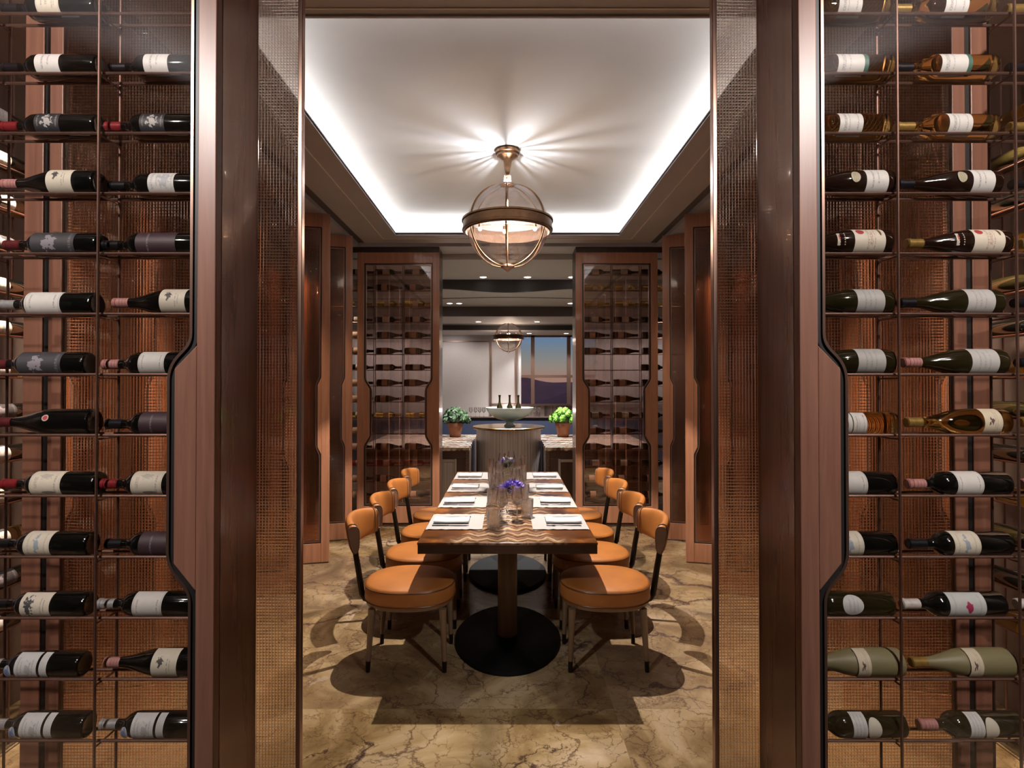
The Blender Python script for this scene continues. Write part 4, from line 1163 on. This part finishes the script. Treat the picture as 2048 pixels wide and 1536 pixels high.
# ------------------------------------------------------------------ globe pendants
def pendant(cx, cy, cz, k, ztop, label, main):
    r = thing('globe_pendant', (cx, cy, ztop), label, 'pendant lamp', 'glass globe pendants')
    def part(nm, bm, m, sm=40, par=None): return obj(nm, bm, m, par or r, smooth=sm)
    R = .310 * k
    bm = bmesh.new()
    lathe(bm, [(0, 0), (.088 * k, 0), (.092 * k, -.008 * k), (.092 * k, -.030 * k), (.080 * k, -.036 * k), (.080 * k, -.052 * k), (.055 * k, -.066 * k), (.034 * k, -.085 * k), (.020 * k, -.16 * k), (.013 * k, -.19 * k), (.018 * k, -.193 * k), (.018 * k, -.202 * k), (0, -.204 * k)], 40, 'Z', (cx, cy, ztop - .0005))
    part('canopy', bm, 'bronze')
    bm = bmesh.new(); tube(bm, [(cx, cy, ztop - .20 * k), (cx, cy, cz - R * .98)], .0055 * k, 10); part('rod', bm, 'bronze')
    bm = bmesh.new()
    lathe(bm, [(0, R + .018 * k), (.040 * k, R + .018 * k), (.052 * k, R + .008 * k), (.052 * k, R - .006 * k), (.044 * k, R - .012 * k), (0, R - .012 * k)], 32, 'Z', (cx, cy, cz)); part('top_cap', bm, 'copper_trim')
    bm = bmesh.new()
    lathe(bm, [(0, -R + .016 * k), (.045 * k, -R + .014 * k), (.052 * k, -R + .002 * k), (.050 * k, -R - .012 * k), (.02 * k, -R - .022 * k), (.008 * k, -R - .036 * k), (0, -R - .040 * k)], 32, 'Z', (cx, cy, cz)); part('bottom_cap', bm, 'copper_trim')
    bm = bmesh.new()
    prof = [(R * math.cos(a), R * math.sin(a)) for a in [(-80 + 160 * i / 28) * PI / 180 for i in range(29)]]
    lathe(bm, prof, 48, 'Z', (cx, cy, cz)); part('globe', bm, 'globe_glass', 80)
    bm = bmesh.new()
    ro, ri, h = .340 * k, .322 * k, .043 * k
    pr = [(ri, -h), (ro, -h), (ro + .004 * k, -h + .004), (ro + .004 * k, -h + .014 * k), (ro - .003 * k, -h + .018 * k), (ro - .003 * k, h - .016 * k), (ro + .006 * k, h - .012 * k), (ro + .006 * k, h), (ri, h), (ri, -h)]
    lathe(bm, pr, 72, 'Z', (cx, cy, cz)); part('equator_ring', bm, 'bronze', 30)
    bm = bmesh.new(); lathe(bm, [(.3205 * k, -.052 * k), (.3205 * k, .040 * k), (.317 * k, .040 * k), (.317 * k, -.052 * k), (.3205 * k, -.052 * k)], 60, 'Z', (cx, cy, cz)); part('reflector_band', bm, 'ivory_band')
    for i, az in enumerate((268, 330, 30, 92, 150, 210)):
        a = az * PI / 180; bm = bmesh.new()
        pts = [(cx + math.cos(a) * (R + .003) * math.cos(e), cy + math.sin(a) * (R + .003) * math.cos(e), cz + (R + .003) * math.sin(e)) for e in [(-81 + 162 * j / 30) * PI / 180 for j in range(31)]]
        tube(bm, pts, .0055 * k, 6); part('rib', bm, 'bronze')
    # three small bulbs under arms at the ring's height
    for i, az in enumerate((250, 190, 350)):
        a = az * PI / 180
        rr = (.06 if i == 0 else .21) * k
        bx, by, bz = cx + math.cos(a) * rr, cy + math.sin(a) * rr, cz - (.03 if i else .055) * k
        bm = bmesh.new(); tube(bm, [(cx, cy, cz + .02 * k), (bx, by, bz + .03 * k)], .004 * k, 6); lathe(bm, [(0, .040 * k), (.013 * k, .038 * k), (.013 * k, .012 * k), (0, .011 * k)], 12, 'Z', (bx, by, bz))
        arm = part('lamp_arm', bm, 'bronze')
        bm = bmesh.new(); lathe(bm, [(0, -.017 * k), (.010 * k, -.012 * k), (.014 * k, 0), (.010 * k, .010 * k), (0, .012 * k)], 14, 'Z', (bx, by, bz)); part('bulb', bm, 'bulb_glow', par=arm)
    # rods added round the upper lamp to throw radial streaks on the ceiling
    bm = bmesh.new()
    rnd = random.Random(3)
    for i in range(19):
        a = 2 * PI * i / 19 + rnd.uniform(-.1, .1); q = .030 * k
        tube(bm, [(cx + math.cos(a) * q, cy + math.sin(a) * q, cz + R + .015 * k), (cx + math.cos(a) * q * .8, cy + math.sin(a) * q * .8, ztop - .195 * k)], rnd.uniform(.0007, .0022) * k, 5)
    part('streak_rods', bm, 'streak_rods')
    bm = bmesh.new()
    for a in (200, 340):
        lathe(bm, [(0, -.012 * k), (.010 * k, -.007 * k), (.013 * k, 0), (.010 * k, .007 * k), (0, .012 * k)], 12, 'Z', (cx + math.cos(a * PI / 180) * .017 * k, cy + math.sin(a * PI / 180) * .017 * k, cz + R + .033 * k))
    part('upper_bulb', bm, 'upper_glow')
pendant(0, 4.28, 2.82, 1.0, TZ, 'large clear glass globe pendant above the dining table', True)
pendant(.02, 11.2, 2.545, .90, 2.92, 'small distant glass globe pendant hanging in the bar', False)
light('globe_light', 'SPOT', (0.0, 4.19, 3.09), LAMP_W, (1, .93, .85), .012, spot_size=math.radians(94), spot_blend=.12)
light('globe_up_light', 'POINT', (0.0, 4.262, 3.165), 15, (.93, .95, 1), .0025)
light('globe_bulb_light', 'POINT', (0, 4.24, 2.70), 18, (1, .82, .62), .03)
light('bar_globe_light', 'POINT', (.02, 11.2, 2.50), 18, (1, .82, .65), .05)

# ------------------------------------------------------------------ downlights (fittings)
bm = bmesh.new(); lathe(bm, [(0, -.004), (.045, -.004), (.050, -.006), (.062, -.006), (.065, 0), (0, 0)], 24)
dl = obj('downlight', bm, 'soffit_light', smooth=30, abs_=False)
bm = bmesh.new(); lathe(bm, [(0, -.0085), (.044, -.0065), (.044, -.005), (0, -.005)], 24)
lens = obj('lens', bm, 'spot_glow', dl, smooth=30, abs_=False)
place = ['left of three in front row', 'middle of three in front row', 'right of three in front row', 'outermost left of second row', 'second from left in second row', 'right end of second row',
         'left of two in third row', 'right of two in third row', 'left of two above the window', 'right of two above the window']
for i, p in enumerate(BAR_SPOTS):
    zz = {0: 3.12, 1: 2.99, 2: 2.82, 3: 2.70}[0 if p[1] < 8 else 1 if p[1] < 10 else 2 if p[1] < 11 else 3]
    o = dl if i == 0 else dup(dl, (0, 0, 0))
    o.location = (p[0], p[1], zz)
    tag(o, 'round recessed bar downlight, ' + place[i], 'downlight', 'recessed downlights in the bar ceiling')

# ------------------------------------------------------------------ bar: counters, island, plants
def counter(s):
    side = 'left' if s < 0 else 'right'
    c = thing('marble_counter', (s * 1.0, 8.0, 0), 'wavy marble topped counter with framed front, %s of the round island' % side, 'counter')
    xi, xo, y0, y1, z = s * .482, s * 1.9, 7.18, 8.95, .82
    bbox('marble_top', xi, xo, y0, y1, z - .05, z, 'onyx_counter', c, .003)
    bbox('marble_side', xi + s * .002, xi + s * .05, y0 + .002, y1 - .01, .01, z - .051, 'mosaic', c)
    bbox('body', xi + s * .055, xo, y0 + .06, y1 - .01, .01, z - .052, 'wood_dark', c)
    bbox('front_frame', xi + s * .052, xo, y0 + .02, y0 + .058, z - .15, z - .053, 'wood_dark', c, .004)
    bbox('front_frame', xi + s * .052, xi + s * .16, y0 + .02, y0 + .058, .02, z - .151, 'wood_dark', c, .004)
    bbox('inset_panel', xi + s * .20, xo, y0 + .035, y0 + .055, .06, z - .20, 'island_veneer' if s < 0 else 'wood_dark', c)
    bbox('inset_trim', xi + s * .165, xi + s * .195, y0 + .03, y0 + .058, .06, z - .155, 'panel_grey', c)
    bbox('inset_trim', xi + s * .20, xo, y0 + .03, y0 + .058, z - .195, z - .16, 'panel_grey', c)
counter(-1); counter(1)
isl = thing('round_island', (.015, 7.95, 0), 'round grey veneered island with brass rimmed top between the counters', 'island')
bm = bmesh.new(); n = 120; a_ = [];  b_ = []
for i in range(n):
    a = 2 * PI * i / n; rr = .450 + (.003 if i % 2 else 0)
    a_.append(bm.verts.new((.015 + rr * math.cos(a), 7.95 + rr * math.sin(a), .001))); b_.append(bm.verts.new((.015 + rr * math.cos(a), 7.95 + rr * math.sin(a), 1.0)))
for i in range(n): bm.faces.new((a_[i], a_[(i + 1) % n], b_[(i + 1) % n], b_[i]))
bm.faces.new(a_); bm.faces.new(b_)
obj('drum', bm, 'island_veneer', isl)
bm = bmesh.new(); lathe(bm, [(0, 1.001), (.500, 1.001), (.508, 1.006), (.508, 1.024), (.500, 1.03), (0, 1.03)], 80, 'Z', (.015, 7.95, 0)); obj('brass_top', bm, 'brass', isl, smooth=30)

bowl = thing('ice_bowl', (.03, 7.9, 1.03), 'large footed frosted glass ice bowl on the round island', 'bowl')
bm = bmesh.new()
lathe(bm, [(0, .0005), (.075, .0005), (.080, .012), (.050, .035), (.045, .055), (.075, .080), (.17, .105), (.26, .155), (.315, .215), (.335, .262), (.328, .263), (.305, .218), (.25, .165), (.16, .118), (0, .100)], 48, 'Z', (.03, 7.9, 1.03))
obj('glass_bowl', bm, 'frost_bowl', bowl, smooth=60)
bm = bmesh.new(); rnd = random.Random(5)
for i in range(160):
    a, q = rnd.uniform(0, 2 * PI), math.sqrt(rnd.random()) * .245
    x, y, z = .03 + math.cos(a) * q, 7.9 + math.sin(a) * q, 1.03 + .19 + rnd.uniform(-.02, .03)
    v = .014
    m_ = Matrix.Translation((x, y, z)) @ Matrix.Rotation(rnd.uniform(0, 3), 4, Vector((rnd.random(), rnd.random(), rnd.random() + .1)).normalized())
    bmesh.ops.create_cube(bm, size=v * 2, matrix=m_)
ice = obj('crushed_ice', bm, 'frost_bowl'); tag(ice, 'heap of ice filling the frosted glass bowl', 'ice', kind='stuff')
BC = [(-.11, 7.88, 'left', 'glass_olive'), (.03, 7.93, 'middle', 'glass_olive'), (.15, 7.88, 'right', 'glass_olive')]
for x, y, w, g_ in BC:
    bm = bmesh.new(); lathe(bm, [(0, 0), (.045, 0), (.048, .01), (.048, .06), (.040, .10), (.020, .14), (.014, .17), (.013, .225), (.019, .262), (.016, .262), (.010, .225), (0, .22)], 20)
    o = obj('carafe', bm, g_, smooth=50, abs_=False); o.location = (x, y, 1.205)
    tag(o, 'slender necked carafe standing in the ice bowl, %s of three' % w, 'carafe', 'carafes in the ice bowl')

def plant(x, y, label, bright):
    r = thing('potted_plant', (x, y, .82), label, 'potted plant')
    bm = bmesh.new()
    lathe(bm, [(0, .0008), (.078, .0008), (.082, .006), (.108, .165), (.118, .167), (.120, .215), (.110, .215), (.105, .19), (0, .185)], 36, 'Z', (x, y, .82)); obj('terracotta_pot', bm, 'terracotta', r, smooth=30)
    rnd = random.Random(11 if bright else 12)
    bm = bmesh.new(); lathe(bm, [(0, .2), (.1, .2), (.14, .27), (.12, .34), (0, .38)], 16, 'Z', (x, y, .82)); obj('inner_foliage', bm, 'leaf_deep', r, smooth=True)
    heads = 22
    for i in range(heads):
        a = i * 2.399; q = math.sqrt((i + .5) / heads)
        hx, hy, hz = x + math.cos(a) * .195 * q, y + math.sin(a) * .16 * q, .82 + .40 - .15 * q * q + rnd.uniform(-.02, .02)
        rad = rnd.uniform(.048, .060) if bright else rnd.uniform(.050, .070)
        bm = bmesh.new()
        bmesh.ops.create_icosphere(bm, subdivisions=2, radius=rad * .8, matrix=Matrix.Translation((hx, hy, hz)))
        for k in range(70):
            d = Vector((rnd.gauss(0, 1), rnd.gauss(0, 1), rnd.gauss(0, 1))).normalized()
            c = Vector((hx, hy, hz)) + d * rad * .86
            u = d.orthogonal().normalized() * rad * .24; v = d.cross(u)
            u = u + d * rad * .12
            bm.faces.new([bm.verts.new(p) for p in (c - u, c + v, c + u + d * .01, c - v)])
        obj('flower_head' if bright else 'leaf_rosette', bm, 'leaf_bright' if bright else 'leaf_dark', r)
plant(-.79, 8.55, 'dark grey green bushy plant in terracotta pot on left counter', False)
plant(.84, 8.55, 'bright lime green round headed plant in terracotta pot on right counter', True)

bk = thing('banquette', (0, 9.6, 0), 'long navy blue upholstered banquette behind the island', 'banquette')
bbox('backrest', -3, 3, 9.5, 9.62, .02, 1.05, 'navy', bk, .02)
bbox('seat', -3, 3, 9.625, 10.1, .02, .45, 'navy', bk, .03)
sh = bbox('back_ledge', -3, 3, 9.46, 9.64, 1.052, 1.068, 'wood_dark')
tag(sh, 'thin dark ledge along the top of the navy banquette', 'ledge')
for i, x in enumerate((-.62, -.54, -.47, -.40, .46, .53)):
    o = ms['wine_glass'].copy(); COL.objects.link(o); o.location = (x, 9.55, 1.0685); o.scale = (.8, .8, .75)
    tag(o, 'small stemmed glass on the banquette ledge, %s from left' % ORD[i].replace('top', 'first'), 'wine glass', 'glasses on the banquette ledge')
lampo = thing('table_lamp', (.0, 12.0, 0), 'small bronze uplighter lamp standing by the bar rear wall', 'lamp')
bm = bmesh.new(); lathe(bm, [(0, .001), (.12, .001), (.12, .02), (.015, .03), (.015, .90), (.07, .94), (.075, 1.03), (.07, 1.03), (.06, .95), (0, .935)], 20, 'Z', (0, 12.0, 0)); obj('stand', bm, 'bronze', lampo, smooth=30)
light('uplighter_light', 'POINT', (0, 12.0, 1.06), 14, (1, .88, .78), .03)
